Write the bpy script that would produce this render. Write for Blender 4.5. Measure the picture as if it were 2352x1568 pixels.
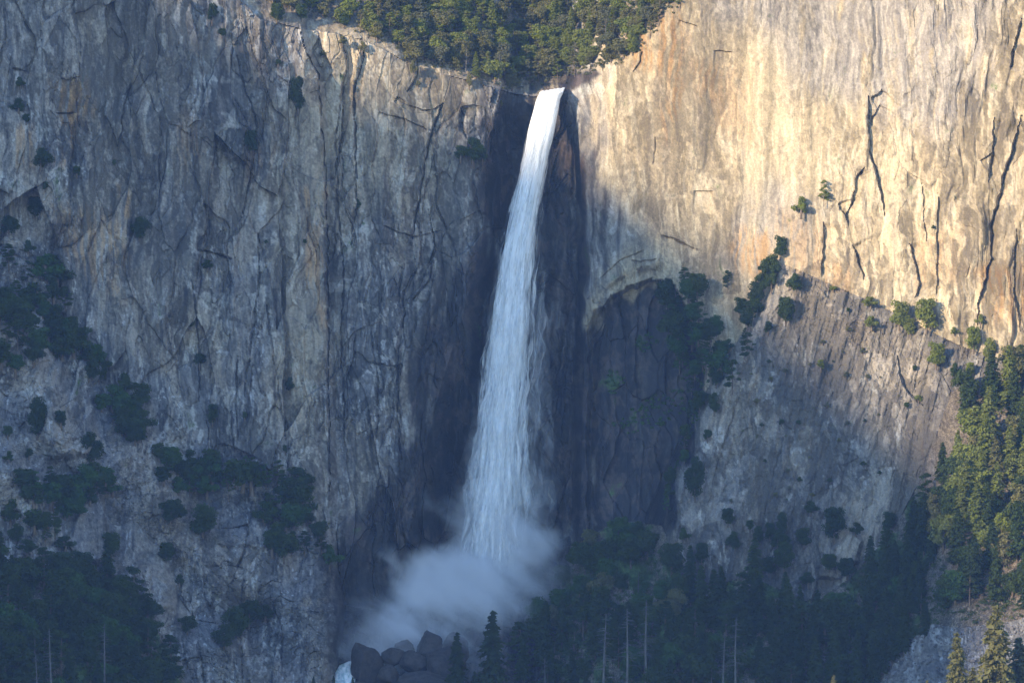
import bpy, math, random
import numpy as np
from mathutils import Vector

for o in list(bpy.data.objects):
    bpy.data.objects.remove(o)
scn = bpy.context.scene
COL = scn.collection
R = math.radians

# ------------------------------------------------------------------ camera
D = 2000.0                       # metres from the camera to the foot of the cliffs (Y = 0)
K = 400.0 / 2352.0               # metres per reference unit at Y = 0
cam_d = bpy.data.cameras.new('camera')
cam = bpy.data.objects.new('camera', cam_d)
COL.objects.link(cam)
cam.location = (0, -D, 0)
cam.rotation_euler = (R(90), 0, 0)
cam_d.sensor_width = 36.0
cam_d.lens = 36.0 * D / 400.0
cam_d.clip_start = 1.0
cam_d.clip_end = 12000.0
scn.camera = cam

# ------------------------------------------------------------------ light
SUN_AZ, SUN_EL = 45.0, 17.0      # degrees to the left of straight behind the camera / above the horizon
SUN = Vector((-math.sin(R(SUN_AZ)) * math.cos(R(SUN_EL)),
              -math.cos(R(SUN_AZ)) * math.cos(R(SUN_EL)), math.sin(R(SUN_EL))))
world = bpy.data.worlds.new('World')
scn.world = world
world.use_nodes = True
wn = world.node_tree
sky = wn.nodes.new('ShaderNodeTexSky')
sky.sky_type = 'NISHITA'
sky.sun_disc = False
sky.sun_elevation = R(SUN_EL)
sky.sun_rotation = math.atan2(SUN.x, SUN.y)
sky.altitude = 1200
sky.air_density = 1.0
sky.dust_density = 0.0
sky.ozone_density = 2.3
bg = wn.nodes['Background']
bg.inputs['Strength'].default_value = 0.15
wn.links.new(sky.outputs[0], bg.inputs['Color'])

sun_d = bpy.data.lights.new('sun', 'SUN')
sun_d.energy = 3.3
sun_d.angle = R(0.6)
sun_d.color = (1.0, 0.80, 0.55)
sun = bpy.data.objects.new('sun', sun_d)
COL.objects.link(sun)
sun.rotation_euler = SUN.to_track_quat('Z', 'Y').to_euler()

vs_ = scn.view_settings
scn.display_settings.display_device = 'sRGB'
vs_.view_transform = 'Standard'
vs_.look = 'None'
vs_.gamma = 1.0
vs_.use_curve_mapping = False
vs_.exposure = 1.75
cy = scn.cycles
cy.use_denoising = True
cy.use_adaptive_sampling = True
cy.adaptive_threshold = 0.02
cy.max_bounces = 5
cy.diffuse_bounces = 2
cy.volume_bounces = 4
cy.transparent_max_bounces = 24
cy.volume_step_rate = 0.5
cy.volume_max_steps = 128
cy.sample_clamp_indirect = 4.0

# ------------------------------------------------------------------ helpers
RNG = np.random.RandomState(7)
rnd = random.Random(11)
F32 = np.float32
S3 = lambda t: t * t * (3 - 2 * t)
def sstep(a, b, x):
    return S3(np.clip((x - a) / (b - a), 0, 1))

_PT = np.random.RandomState(3).permutation(4096)
_GA = np.random.RandomState(4).rand(4096) * 2 * np.pi
_GX, _GY = np.cos(_GA).astype(F32), np.sin(_GA).astype(F32)
def _hash(i, j, seed):
    return _PT[(_PT[(i + seed * 131) & 4095] + j) & 4095]
def perlin(x, y, seed=0):
    x = np.asarray(x, F32); y = np.asarray(y, F32)
    xi = np.floor(x).astype(np.int64); yi = np.floor(y).astype(np.int64)
    xf = x - xi; yf = y - yi
    u = xf * xf * xf * (xf * (xf * 6 - 15) + 10); v = yf * yf * yf * (yf * (yf * 6 - 15) + 10)
    def g(di, dj):
        h = _hash(xi + di, yi + dj, seed)
        return _GX[h] * (xf - di) + _GY[h] * (yf - dj)
    a = g(0, 0) * (1 - u) + g(1, 0) * u
    b = g(0, 1) * (1 - u) + g(1, 1) * u
    return (a * (1 - v) + b * v) * 1.5
def fbm(x, y, oct=4, seed=0, gain=0.5):
    t = 0; a = 1.0
    for o in range(oct):
        t = t + a * perlin(x * 2 ** o + 17.3 * o, y * 2 ** o - 9.1 * o, seed + o)
        a *= gain
    return t
_RND = np.random.RandomState(5).rand(4096, 5).astype(F32)
def facets(x, y, sx, sy, seed, off, tilt, mask):
    """broken rock: every cell is a plane of its own offset and tilt; returns relief, distance to the joint and a number per cell"""
    x = x[mask] / sx; y = y[mask] / sy
    xi = np.floor(x).astype(np.int64); yi = np.floor(y).astype(np.int64)
    d1 = np.full(x.shape, 9, F32); d2 = np.full(x.shape, 9, F32); val = np.zeros(x.shape, F32); cid = np.zeros(x.shape, F32)
    for di in (-1, 0, 1):
        for dj in (-1, 0, 1):
            h = _hash(xi + di, yi + dj, seed)
            r = _RND[h]
            dx = x - (xi + di + r[..., 0]); dy = y - (yi + dj + r[..., 1])
            d = dx * dx + dy * dy
            near = d < d1
            d2 = np.where(near, d1, np.minimum(d2, d))
            v = off * (r[..., 2] - .5) + tilt * ((r[..., 3] - .5) * dx * sx + (r[..., 4] - .5) * dy * sy * .5)
            val = np.where(near, v, val); cid = np.where(near, r[..., 2] * 7.13 % 1.0, cid)
            d1 = np.where(near, d, d1)
    full = []
    for q, dflt in ((val, 0), (np.sqrt(d2) - np.sqrt(d1), 1), (cid, .5)):
        a = np.full(mask.shape, dflt, F32); a[mask] = q; full.append(a)
    return full
def smax(a, b, k):
    h = np.clip(.5 + .5 * (a - b) / k, 0, 1)
    return b + (a - b) * h + k * h * (1 - h)
def smin(a, b, k):
    return -smax(-a, -b, k)
def poly_sd(px, py, poly):
    """signed distance to a polygon, positive inside"""
    d = np.full(px.shape, 1e9, F32); inside = np.zeros(px.shape, bool)
    n = len(poly)
    for i in range(n):
        (ax, ay), (bx, by) = poly[i], poly[(i + 1) % n]
        ex, ey = bx - ax, by - ay
        t = np.clip(((px - ax) * ex + (py - ay) * ey) / (ex * ex + ey * ey + 1e-9), 0, 1)
        d = np.minimum(d, (px - ax - t * ex) ** 2 + (py - ay - t * ey) ** 2)
        c = ((ay > py) != (by > py)) & (px < (bx - ax) * (py - ay) / (by - ay + 1e-9) + ax)
        inside ^= c
    d = np.sqrt(d)
    return np.where(inside, d, -d)
def soft(px, py, poly, w):
    return sstep(-w, w, poly_sd(px, py, poly))
def line_d(px, py, pts):
    """distance to a polyline, and the share of its length reached"""
    d = np.full(px.shape, 1e9, F32); s = np.zeros(px.shape, F32)
    L = [0]
    for a, b in zip(pts[:-1], pts[1:]):
        L.append(L[-1] + math.hypot(b[0] - a[0], b[1] - a[1]))
    for i, (a, b) in enumerate(zip(pts[:-1], pts[1:])):
        ex, ey = b[0] - a[0], b[1] - a[1]
        t = np.clip(((px - a[0]) * ex + (py - a[1]) * ey) / (ex * ex + ey * ey), 0, 1)
        q = (px - a[0] - t * ex) ** 2 + (py - a[1] - t * ey) ** 2
        m = q < d
        d = np.where(m, q, d); s = np.where(m, (L[i] + t * (L[i + 1] - L[i])) / L[-1], s)
    return np.sqrt(d), s
def ip(x, pts):
    return np.interp(x, [p[0] for p in pts], [p[1] for p in pts]).astype(F32)

def link(o, parent=None):
    COL.objects.link(o)
    if parent is not None:
        o.parent = parent
    return o
def tag(o, label=None, cat=None, group=None, kind=None):
    if label: o['label'] = label
    if cat: o['category'] = cat
    if group: o['group'] = group
    if kind: o['kind'] = kind
    return o
def mesh_np(name, verts, faces, mat, smooth=True, attrs=None):
    """mesh from numpy arrays; faces is an (n, 3 or 4) array"""
    me = bpy.data.meshes.new(name)
    verts = np.asarray(verts, F32); faces = np.asarray(faces, np.int32)
    n, k = faces.shape
    me.vertices.add(len(verts)); me.vertices.foreach_set('co', verts.ravel())
    me.loops.add(n * k); me.loops.foreach_set('vertex_index', faces.ravel())
    me.polygons.add(n)
    me.polygons.foreach_set('loop_start', np.arange(0, n * k, k, dtype=np.int32))
    me.polygons.foreach_set('loop_total', np.full(n, k, np.int32))
    me.polygons.foreach_set('use_smooth', np.full(n, smooth, bool))
    for an, arr in (attrs or {}).items():
        a = me.color_attributes.new(an, 'FLOAT_COLOR', 'POINT')
        c = np.ones((len(verts), 4), F32); c[:, :3] = arr
        a.data.foreach_set('color', c.ravel())
    me.update(calc_edges=True)
    me.validate()
    if mat: me.materials.append(mat)
    return me

# ------------------------------------------------------------------ materials
class Nodes:
    def __init__(s, name):
        s.m = bpy.data.materials.new(name); s.m.use_nodes = True
        s.t = s.m.node_tree; s.t.nodes.clear()
        s.out = s.t.nodes.new('ShaderNodeOutputMaterial')
    def new(s, typ, ins=None, **props):
        n = s.t.nodes.new(typ)
        for k, v in props.items(): setattr(n, k, v)
        for k, v in (ins or {}).items(): s.set(n.inputs[k], v)
        return n
    def set(s, sock, v):
        if isinstance(v, bpy.types.NodeSocket): s.t.links.new(v, sock)
        elif isinstance(v, (tuple, list)) and sock.type == 'RGBA' and len(v) == 3: sock.default_value = (*v, 1)
        else: sock.default_value = v
    def math(s, op, a, b=0.0, c=None, clamp=False):
        ins = {0: a, 1: b}
        if c is not None: ins[2] = c
        return s.new('ShaderNodeMath', ins, operation=op, use_clamp=clamp).outputs[0]
    def mix(s, f, a, b, mode='MIX'):
        n = s.new('ShaderNodeMix', data_type='RGBA', blend_type=mode)
        s.set(n.inputs[0], f); s.set(n.inputs[6], a); s.set(n.inputs[7], b)
        return n.outputs[2]
    def scale(s, vec, xyz):
        return s.new('ShaderNodeVectorMath', {0: vec, 1: xyz}, operation='MULTIPLY').outputs[0]
    def noise(s, vec, scale=1.0, detail=4.0, rough=0.55, dist=0.0):
        return s.new('ShaderNodeTexNoise', {'Vector': vec, 'Scale': scale, 'Detail': detail, 'Roughness': rough, 'Distortion': dist}).outputs['Fac']
    def ramp(s, x, a, b, lo=0.0, hi=1.0):
        return s.new('ShaderNodeMapRange', {0: x, 1: a, 2: b, 3: lo, 4: hi}, interpolation_type='SMOOTHSTEP').outputs[0]
    def surface(s, sh): s.t.links.new(sh, s.out.inputs['Surface'])

def rock_material():
    N = Nodes('granite')
    pos = N.new('ShaderNodeNewGeometry').outputs['Position']
    sa = N.new('ShaderNodeSeparateColor', {0: N.new('ShaderNodeAttribute', attribute_name='ma').outputs['Color']}).outputs
    sb = N.new('ShaderNodeSeparateColor', {0: N.new('ShaderNodeAttribute', attribute_name='mb').outputs['Color']}).outputs
    wet, rust, pale = sa[0], sa[1], sa[2]
    moss, soil, patina = sb[0], sb[1], sb[2]
    sc = N.new('ShaderNodeSeparateColor', {0: N.new('ShaderNodeAttribute', attribute_name='mc').outputs['Color']}).outputs
    sd = N.new('ShaderNodeSeparateColor', {0: N.new('ShaderNodeAttribute', attribute_name='md').outputs['Color']}).outputs
    big, st1, st2 = sc[0], sc[1], sc[2]                          # broad tint, wide and narrow run-off streaks
    st3, blot, grit = sd[0], sd[1], sd[2]                        # broadest streaks, lichen blots, mottling
    fine = N.noise(pos, 1.3, 3, .7)
    fleck = N.new('ShaderNodeSeparateColor', {0: N.new('ShaderNodeAttribute', attribute_name='me').outputs['Color']}).outputs[0]
    # weathered grey wall
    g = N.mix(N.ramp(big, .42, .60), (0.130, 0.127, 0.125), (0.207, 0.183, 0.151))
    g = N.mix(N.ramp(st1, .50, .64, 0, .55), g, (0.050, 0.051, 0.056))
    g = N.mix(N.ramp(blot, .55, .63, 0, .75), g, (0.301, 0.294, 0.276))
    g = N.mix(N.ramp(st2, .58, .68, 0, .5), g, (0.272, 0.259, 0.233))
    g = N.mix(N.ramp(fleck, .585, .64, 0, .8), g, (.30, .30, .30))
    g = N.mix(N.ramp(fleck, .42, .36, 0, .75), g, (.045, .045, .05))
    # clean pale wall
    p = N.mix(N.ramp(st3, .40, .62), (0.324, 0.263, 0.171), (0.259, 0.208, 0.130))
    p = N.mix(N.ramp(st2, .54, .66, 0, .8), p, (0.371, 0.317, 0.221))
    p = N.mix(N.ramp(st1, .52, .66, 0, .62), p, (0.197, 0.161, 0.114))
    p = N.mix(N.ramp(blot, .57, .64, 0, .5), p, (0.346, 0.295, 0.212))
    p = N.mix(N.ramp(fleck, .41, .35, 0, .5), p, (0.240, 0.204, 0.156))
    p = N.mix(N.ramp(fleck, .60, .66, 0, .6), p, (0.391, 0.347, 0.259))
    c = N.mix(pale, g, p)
    pf = N.math('MULTIPLY', patina, N.ramp(N.math('ADD', N.math('MULTIPLY', st1, .6), N.math('MULTIPLY', blot, .4)), .32, .50))
    c = N.mix(pf, c, N.mix(N.ramp(st2, .4, .62), (0.172, 0.152, 0.129), (0.245, 0.217, 0.177)))
    rf = N.math('MULTIPLY', rust, N.ramp(N.math('ADD', N.math('MULTIPLY', st2, .65), N.math('MULTIPLY', blot, .35)), .42, .58), clamp=True)
    c = N.mix(rf, c, N.mix(big, (0.288, 0.169, 0.072), (0.288, 0.194, 0.101)))
    wf = N.ramp(N.math('ADD', wet, N.math('ADD', N.math('MULTIPLY', N.math('SUBTRACT', st1, .5), 1.0), N.math('MULTIPLY', N.math('SUBTRACT', blot, .5), .9))), .18, .85)
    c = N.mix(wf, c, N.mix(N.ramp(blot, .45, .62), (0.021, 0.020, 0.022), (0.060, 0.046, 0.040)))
    sf = N.ramp(N.math('ADD', soil, N.math('MULTIPLY', N.math('SUBTRACT', blot, .5), 1.4)), .3, .7)
    c = N.mix(sf, c, N.mix(N.ramp(fine, .4, .6), (0.078, 0.063, 0.045), (0.144, 0.120, 0.090)))
    mf = N.ramp(N.math('ADD', moss, N.math('MULTIPLY', N.math('SUBTRACT', blot, .5), 2.0)), .35, .65)
    c = N.mix(mf, c, N.mix(fine, (.03, .055, .012), (.07, .11, .03)))
    c = N.mix(1.0, c, N.new('ShaderNodeCombineColor', {i: N.ramp(fine, .36, .66, .84, 1.14) for i in range(3)}).outputs[0], 'MULTIPLY')
    c = N.mix(1.0, c, N.new('ShaderNodeCombineColor', {i: N.ramp(grit, .2, .8, .5, 1.45) for i in range(3)}).outputs[0], 'MULTIPLY')
    bump = N.new('ShaderNodeBump', {'Strength': .22, 'Distance': .6, 'Height': fine})
    b = N.new('ShaderNodeBsdfPrincipled', {'Base Color': c, 'Roughness': N.ramp(wf, 0, 1, .9, .6), 'Specular IOR Level': .25, 'Normal': bump.outputs[0]})
    N.surface(b.outputs[0])
    return N.m
def stone_material(name, c1, c2, scale=.5):
    N = Nodes(name)
    pos = N.new('ShaderNodeNewGeometry').outputs['Position']
    rv = N.new('ShaderNodeObjectInfo').outputs['Random']
    n1 = N.noise(pos, scale, 7, .65); n2 = N.noise(pos, scale * 4, 5, .65)
    c = N.mix(N.ramp(n1, .4, .62), c1, c2)
    c = N.mix(N.ramp(n2, .35, .7, 0, .5), c, tuple(v * .6 for v in c1))
    bump = N.new('ShaderNodeBump', {'Strength': .6, 'Distance': .4, 'Height': N.math('ADD', n1, n2)})
    N.surface(N.new('ShaderNodeBsdfPrincipled', {'Base Color': c, 'Roughness': .8, 'Normal': bump.outputs[0], 'Specular IOR Level': .25}).outputs[0])
    return N.m
def leaf_material(name, c1, c2):
    N = Nodes(name)
    oi = N.new('ShaderNodeObjectInfo').outputs['Random']
    tc = N.new('ShaderNodeTexCoord').outputs['Object']
    n = N.noise(tc, .55, 3)
    f = N.math('ADD', N.math('MULTIPLY', oi, .55), N.math('MULTIPLY', N.ramp(n, .3, .7), .45))
    c = N.mix(f, c1, c2)
    d = N.new('ShaderNodeBsdfDiffuse', {'Color': c}).outputs[0]
    t = N.new('ShaderNodeBsdfTranslucent', {'Color': N.mix(.35, c, (.12, .15, .02))}).outputs[0]
    N.surface(N.new('ShaderNodeMixShader', {0: .42, 1: d, 2: t}).outputs[0])
    return N.m
def bark_material(name, c1, c2):
    N = Nodes(name)
    tc = N.new('ShaderNodeTexCoord').outputs['Object']
    n = N.noise(N.scale(tc, (3, 3, .6)), 1, 4)
    N.surface(N.new('ShaderNodeBsdfDiffuse', {'Color': N.mix(N.ramp(n, .35, .65), c1, c2)}).outputs[0])
    return N.m

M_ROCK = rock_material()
M_BOULDER = stone_material('wet_boulder', (.065, .055, .052), (.035, .032, .033))
M_STONE = stone_material('scree_stone', (.20, .185, .18), (.11, .105, .105), .8)
M_OUTCROP = stone_material('outcrop_stone', (.19, .185, .18), (.12, .115, .115), .25)
M_BARK = bark_material('bark', (.10, .075, .055), (.17, .135, .10))
M_DEAD = bark_material('dead_wood', (.10, .095, .088), (.165, .155, .14))
LEAF = {
    'bright green': leaf_material('leaf_bright', (.16, .195, .036), (.205, .225, .065)),
    'olive': leaf_material('leaf_olive', (.15, .15, .052), (.19, .18, .083)),
    'dark green': leaf_material('leaf_dark', (.036, .060, .028), (.062, .088, .036)),
    'grey-green': leaf_material('leaf_grey', (.12, .13, .07), (.16, .165, .105)),
    'deep green': leaf_material('leaf_deep', (.045, .075, .022), (.072, .100, .032)),
    'rusty brown': leaf_material('leaf_rust', (.22, .12, .06), (.26, .15, .09)),
    'fresh green': leaf_material('leaf_fresh', (.05, .11, .025), (.075, .13, .04)),
}

# ------------------------------------------------------------------ terrain: depth behind the reference plane, in metres
def axis(lo, a, b, hi, step, margin):
    mid = np.arange(a, b, step)
    left = a - np.cumsum(np.linspace(step * 1.5, step * 9, margin)); left = left[left > lo][::-1]
    right = mid[-1] + np.cumsum(np.linspace(step * 1.5, step * 9, margin)); right = right[right < hi]
    return np.concatenate([left, mid, right]).astype(F32)
US = axis(-620, -70, 2420, 3000, 2.3, 50)
VS = axis(-420, -50, 1610, 1960, 2.3, 40)
PX, PY = np.meshgrid(US, VS)

EDGE_A = [(-400, 640), (60, 690), (110, 702), (170, 730), (280, 738), (400, 746), (600, 749), (800, 751), (1000, 753), (1130, 756), (1300, 740), (2000, 700)]
def wall_A(px, py):
    y = -26 + px / 750 * 26 + (784 - py) * K * .10
    e = ip(py, EDGE_A)
    return y + np.maximum(px - e, 0) * .55 - sstep(120, 0, np.abs(px - e + 60)) * 2.0
def wall_B(px, py):
    y = 7 + (px - 750) / 380 * 21 + (784 - py) * K * .07
    e = ip(py, [(200, 1150), (350, 1122), (450, 1116), (560, 1105), (700, 1070), (900, 1010), (1100, 960), (1300, 930)])
    y = y + np.maximum(px - e, 0) * .33
    y = y + np.maximum(820 - px, 0) * .03                       # the corner beside the long edge
    return y - 2.5 * np.exp(-((px - 905) / 60) ** 2) - 3.0 * np.exp(-((px - 1075) / 30) ** 2) * sstep(250, 400, py)
def wall_C(px, py):
    return 43 + 9 * sstep(235, 420, py) + (784 - py) * K * .05 + 0 * px - 6 * sstep(900, 1250, py)
def wall_D(px, py):
    y = ip(px, [(1000, 60), (1290, 43), (1330, 36), (1380, 25), (1450, 15), (1550, 7), (1700, 0), (1900, -8), (2100, -20), (2250, -34), (2352, -45), (2600, -80), (3000, -140)])
    y = y + (784 - py) * K * .08
    e = ip(py, [(-300, 1330), (215, 1302), (260, 1320), (420, 1345), (640, 1352), (760, 1344), (1200, 1330), (1400, 1300)])
    return y + np.maximum(e - px, 0) * .6
RIM = [(-700, -420), (300, -260), (480, -70), (600, 45), (690, 66), (770, 76), (830, 92), (880, 112), (930, 143), (1000, 166), (1100, 192), (1180, 216), (1235, 224), (1300, 214), (1400, 205), (1700, 200)]
RIM_D = [(1200, 330), (1300, 214), (1345, 188), (1385, 166), (1428, 142), (1452, 108), (1500, 74), (1550, 30), (1562, -5), (1620, -90), (1800, -300), (2400, -600)]
LINE_E = [(1450, 600), (1800, 606), (1900, 650), (2000, 692), (2100, 742), (2200, 792), (2352, 842), (2700, 920)]
EDGE_E = [(500, 1830), (600, 1800), (700, 1762), (800, 1705), (900, 1655), (1000, 1612), (1100, 1577), (1180, 1552), (1250, 1545), (1400, 1520), (1700, 1450)]
LINE_H = [(1000, 1700), (1120, 1580), (1230, 1420), (1330, 1245), (1420, 1195), (1520, 1205), (1570, 1330), (1640, 1345), (1720, 1320), (1850, 1380), (1950, 1330), (2050, 1220), (2120, 1090), (2185, 900), (2260, 860), (2352, 830), (2700, 700)]
LINE_G = [(600, 1150), (700, 1170), (800, 1195), (900, 1225), (1000, 1250), (1100, 1275), (1250, 1290), (1400, 1230)]
LINE_F = [(-700, 150), (-200, 420), (0, 560), (90, 640), (170, 770), (230, 840), (330, 930), (450, 1035), (560, 1085), (700, 1145), (770, 1190), (900, 1400)]
EDGE_F = [(1000, 760), (1180, 765), (1300, 772), (1450, 755), (1568, 735), (2000, 700)]
LINE_F2 = [(-700, 1150), (0, 1290), (200, 1300), (330, 1400), (400, 1500), (450, 1568), (620, 1850), (700, 2300)]

def base_depth(px, py):
    rim = ip(px, RIM); rimd = ip(px, RIM_D)
    abc = np.minimum(np.minimum(wall_A(px, py), wall_B(px, py)), wall_C(px, py))
    abr = np.minimum(np.minimum(wall_A(px, rim), wall_B(px, rim)), wall_C(px, rim))
    up = abr + (rim - py) * K * 1.25
    U = smax(abc, up, 5.0)
    Dm = smax(wall_D(px, py), wall_D(px, rimd) + (rimd - py) * K * 1.1, 5.0)
    le = ip(px, LINE_E); lh = ip(px, LINE_H); lg = ip(px, LINE_G); lf = ip(px, LINE_F); l2 = ip(px, LINE_F2)
    def fE(qx, qy):
        y = wall_D(qx, ip(qx, LINE_E)) - (qy - ip(qx, LINE_E)) * .062
        y = y - np.clip((qx - 1950) / 250, 0, 2) * np.clip((qy - ip(qx, LINE_E)) / 300, 0, 1) * 10
        return y + np.maximum(ip(qy, EDGE_E) - qx, 0) * .42
    E = fE(px, py)
    H = np.minimum(fE(px, lh), wall_D(px, lh)) - (py - lh) * .21
    H = np.where(px < 1330, 34 - (py - lh) * .21 - (1330 - px) * .05, H)
    H = np.where(py < lh - 60, H + (lh - 60 - py) * .3, H)
    G = 36 - (py - lg) * .17
    def fF(qx, qy):
        f0 = ip(qx, LINE_F)
        y = wall_A(qx, f0) - (qy - f0) * .15
        y = y + 6.5 * np.sin((qy - f0) / 46.0 + 2.2 * perlin(qx / 210, qy / 160, 21))
        return y + np.maximum(qx - ip(qy, EDGE_F), 0) * .40
    Fl = fF(px, py)
    F2 = fF(px, l2) - (py - l2) * .21
    F2 = np.where(px > 460, F2 + (px - 460) * .3, F2)
    st = np.stack([U, Dm, E, H, G, Fl, F2])
    who = st.argmin(0)
    y = smin(smin(U, Dm, 1.0), E, 2.0)
    y = smin(smin(y, H, 3.0), G, 4.0)
    y = smin(smin(y, Fl, 2.5), F2, 3.0)
    upper = (who == 0) & (up > abc)
    gorge = (who == 0) & ~upper & (px > ip(py, EDGE_A))
    return y, who, upper, gorge

Y, who, upper, gorge = base_depth(PX, PY)
XM, ZM = PX * K, PY * K                                          # metres on the reference plane

# soft masks of what the ground is made of
CAVE = [(1352, 765), (1368, 716), (1398, 684), (1440, 656), (1500, 641), (1545, 642), (1585, 720), (1615, 850), (1590, 980), (1560, 1090), (1540, 1200), (1520, 1250), (1350, 1250)]
WETP = [(1135, 232), (1200, 226), (1300, 232), (1325, 262), (1338, 330), (1352, 440), (1366, 640), (1350, 700), (1345, 1200), (1260, 1330), (960, 1420), (780, 1560), (745, 1300), (800, 1180), (880, 1120), (930, 980), (930, 820), (1000, 690), (1040, 560), (1100, 520), (1100, 420), (1112, 340)]
n_big = fbm(XM / 30, ZM / 45, 4, 31)
wob = fbm(XM / 7, ZM / 20, 4, 33) * 26
wet = soft(PX + wob, PY, WETP, 55) * (.88 + .12 * sstep(-.3, .3, n_big))
wet = np.maximum(wet, (who == 4) * .8)
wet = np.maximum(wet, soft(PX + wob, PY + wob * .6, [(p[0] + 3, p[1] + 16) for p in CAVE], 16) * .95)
wet = np.maximum(wet, soft(PX, PY, [(1195, 190), (1290, 168), (1370, 160), (1385, 172), (1310, 210), (1230, 222)], 8) * .7)
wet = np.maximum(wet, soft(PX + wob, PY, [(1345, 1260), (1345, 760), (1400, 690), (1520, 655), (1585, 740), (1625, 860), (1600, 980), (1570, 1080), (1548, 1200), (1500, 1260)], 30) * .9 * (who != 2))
wet = np.maximum(wet, soft(PX + wob * 2, PY, [(1330, 250), (1385, 300), (1400, 420), (1420, 540), (1370, 640), (1340, 640)], 30) * .45)
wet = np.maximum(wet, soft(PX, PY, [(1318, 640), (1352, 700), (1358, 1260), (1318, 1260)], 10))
upness = sstep(0, 20, ip(PX, RIM) - PY)
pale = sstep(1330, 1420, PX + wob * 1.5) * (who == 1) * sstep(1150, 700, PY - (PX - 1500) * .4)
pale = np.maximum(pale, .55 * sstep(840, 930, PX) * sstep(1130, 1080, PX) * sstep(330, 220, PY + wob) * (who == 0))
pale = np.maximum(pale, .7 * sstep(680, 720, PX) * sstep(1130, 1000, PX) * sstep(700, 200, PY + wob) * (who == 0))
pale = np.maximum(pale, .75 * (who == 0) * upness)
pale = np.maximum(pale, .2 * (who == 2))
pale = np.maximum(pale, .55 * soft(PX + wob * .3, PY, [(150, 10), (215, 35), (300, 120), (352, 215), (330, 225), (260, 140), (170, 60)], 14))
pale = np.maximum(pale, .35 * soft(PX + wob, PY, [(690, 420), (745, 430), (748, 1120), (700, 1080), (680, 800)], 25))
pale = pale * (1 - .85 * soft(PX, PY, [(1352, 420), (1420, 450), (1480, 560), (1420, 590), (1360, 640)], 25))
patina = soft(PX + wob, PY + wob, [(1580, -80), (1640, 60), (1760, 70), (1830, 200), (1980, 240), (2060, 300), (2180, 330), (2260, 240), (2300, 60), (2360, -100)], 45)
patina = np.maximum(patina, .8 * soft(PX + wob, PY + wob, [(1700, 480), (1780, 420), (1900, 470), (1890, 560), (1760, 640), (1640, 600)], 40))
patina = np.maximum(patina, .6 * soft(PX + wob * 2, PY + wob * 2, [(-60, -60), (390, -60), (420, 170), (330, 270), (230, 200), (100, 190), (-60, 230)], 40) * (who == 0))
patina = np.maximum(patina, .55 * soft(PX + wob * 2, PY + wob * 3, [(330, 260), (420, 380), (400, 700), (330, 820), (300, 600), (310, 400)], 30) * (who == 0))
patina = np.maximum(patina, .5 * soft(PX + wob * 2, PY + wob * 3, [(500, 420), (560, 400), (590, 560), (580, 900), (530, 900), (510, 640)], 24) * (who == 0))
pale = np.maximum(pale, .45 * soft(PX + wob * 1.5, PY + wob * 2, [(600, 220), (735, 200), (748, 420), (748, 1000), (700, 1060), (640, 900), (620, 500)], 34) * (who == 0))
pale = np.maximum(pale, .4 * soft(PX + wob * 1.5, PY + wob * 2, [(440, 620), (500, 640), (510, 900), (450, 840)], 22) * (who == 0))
rust = np.zeros_like(Y)
for poly, w, a in [([(1440, 60), (1560, 20), (1575, 150), (1560, 330), (1540, 330), (1520, 170), (1440, 150)], 22, 1.0),
                   ([(1580, 130), (1660, 150), (1680, 260), (1600, 230)], 25, .55),
                   ([(130, 200), (195, 180), (215, 260), (180, 330), (135, 380), (130, 300)], 16, .9),
                   ([(120, 470), (260, 480), (300, 560), (290, 700), (200, 640), (140, 560)], 25, .55),
                   ([(20, 290), (75, 280), (80, 390), (30, 380)], 14, .6),
                   ([(265, 420), (300, 420), (300, 500), (272, 500)], 10, .7),
                   ([(1670, 560), (1760, 520), (1790, 600), (1740, 640), (1690, 620)], 18, .8),
                   ([(1960, 600), (1870, 610), (1860, 650), (1960, 680)], 15, .6),
                   ([(2100, 560), (2200, 520), (2200, 640), (2110, 650)], 28, .5),
                   ([(2230, 620), (2352, 600), (2400, 720), (2280, 740)], 24, .9),
                   ([(2100, 1000), (2230, 1030), (2260, 1100), (2140, 1090)], 20, .5),
                   ([(690, 440), (745, 430), (748, 760), (715, 740)], 14, .6), ([(1600, 160), (1720, 130), (1740, 330), (1640, 300)], 30, .4), ([(1780, 480), (1900, 520), (1890, 640), (1800, 620)], 30, .45), ([(560, 300), (600, 330), (590, 440), (560, 420)], 14, .45),
                   ([(1240, 700), (1335, 740), (1335, 1100), (1250, 1080)], 20, .5),
                   ([(430, 240), (470, 320), (440, 410), (400, 350)], 12, .4)]:
    rust = np.maximum(rust, min(1.0, a * 1.2) * soft(PX + wob * .7, PY + wob * .5, poly, w))
moss = np.zeros_like(Y)
for x, y, r, a in [(1480, 785, 26, .75), (1400, 880, 34, .55), (1500, 935, 45, .7), (1440, 965, 34, .65), (1560, 760, 34, .6), (1590, 690, 30, .5), (1375, 250, 12, .6), (1700, 800, 30, .25), (1470, 860, 40, .4), (1540, 850, 35, .5)]:
    moss = np.maximum(moss, .62 * a * np.exp(-((PX - x) ** 2 + (PY - y) ** 2) / (r * r)))
soil = np.zeros_like(Y)
soil = np.maximum(soil, .85 * ((who == 3) | (who == 6)))
soil = np.maximum(soil, .62 * upper * sstep(4, 40, ip(PX, RIM) - PY))
soil = np.maximum(soil, (who == 5) * (.16 + .30 * sstep(-.2, .5, n_big)))
soil = np.maximum(soil, (who == 2) * (.10 + .55 * sstep(0, .5, n_big) * sstep(1900, 2150, PX)) * 1.0)
soil = np.maximum(soil, .45 * soft(PX, PY, [(1840, 640), (2000, 680), (2200, 800), (2200, 900), (2000, 830), (1800, 760)], 40))
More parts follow.
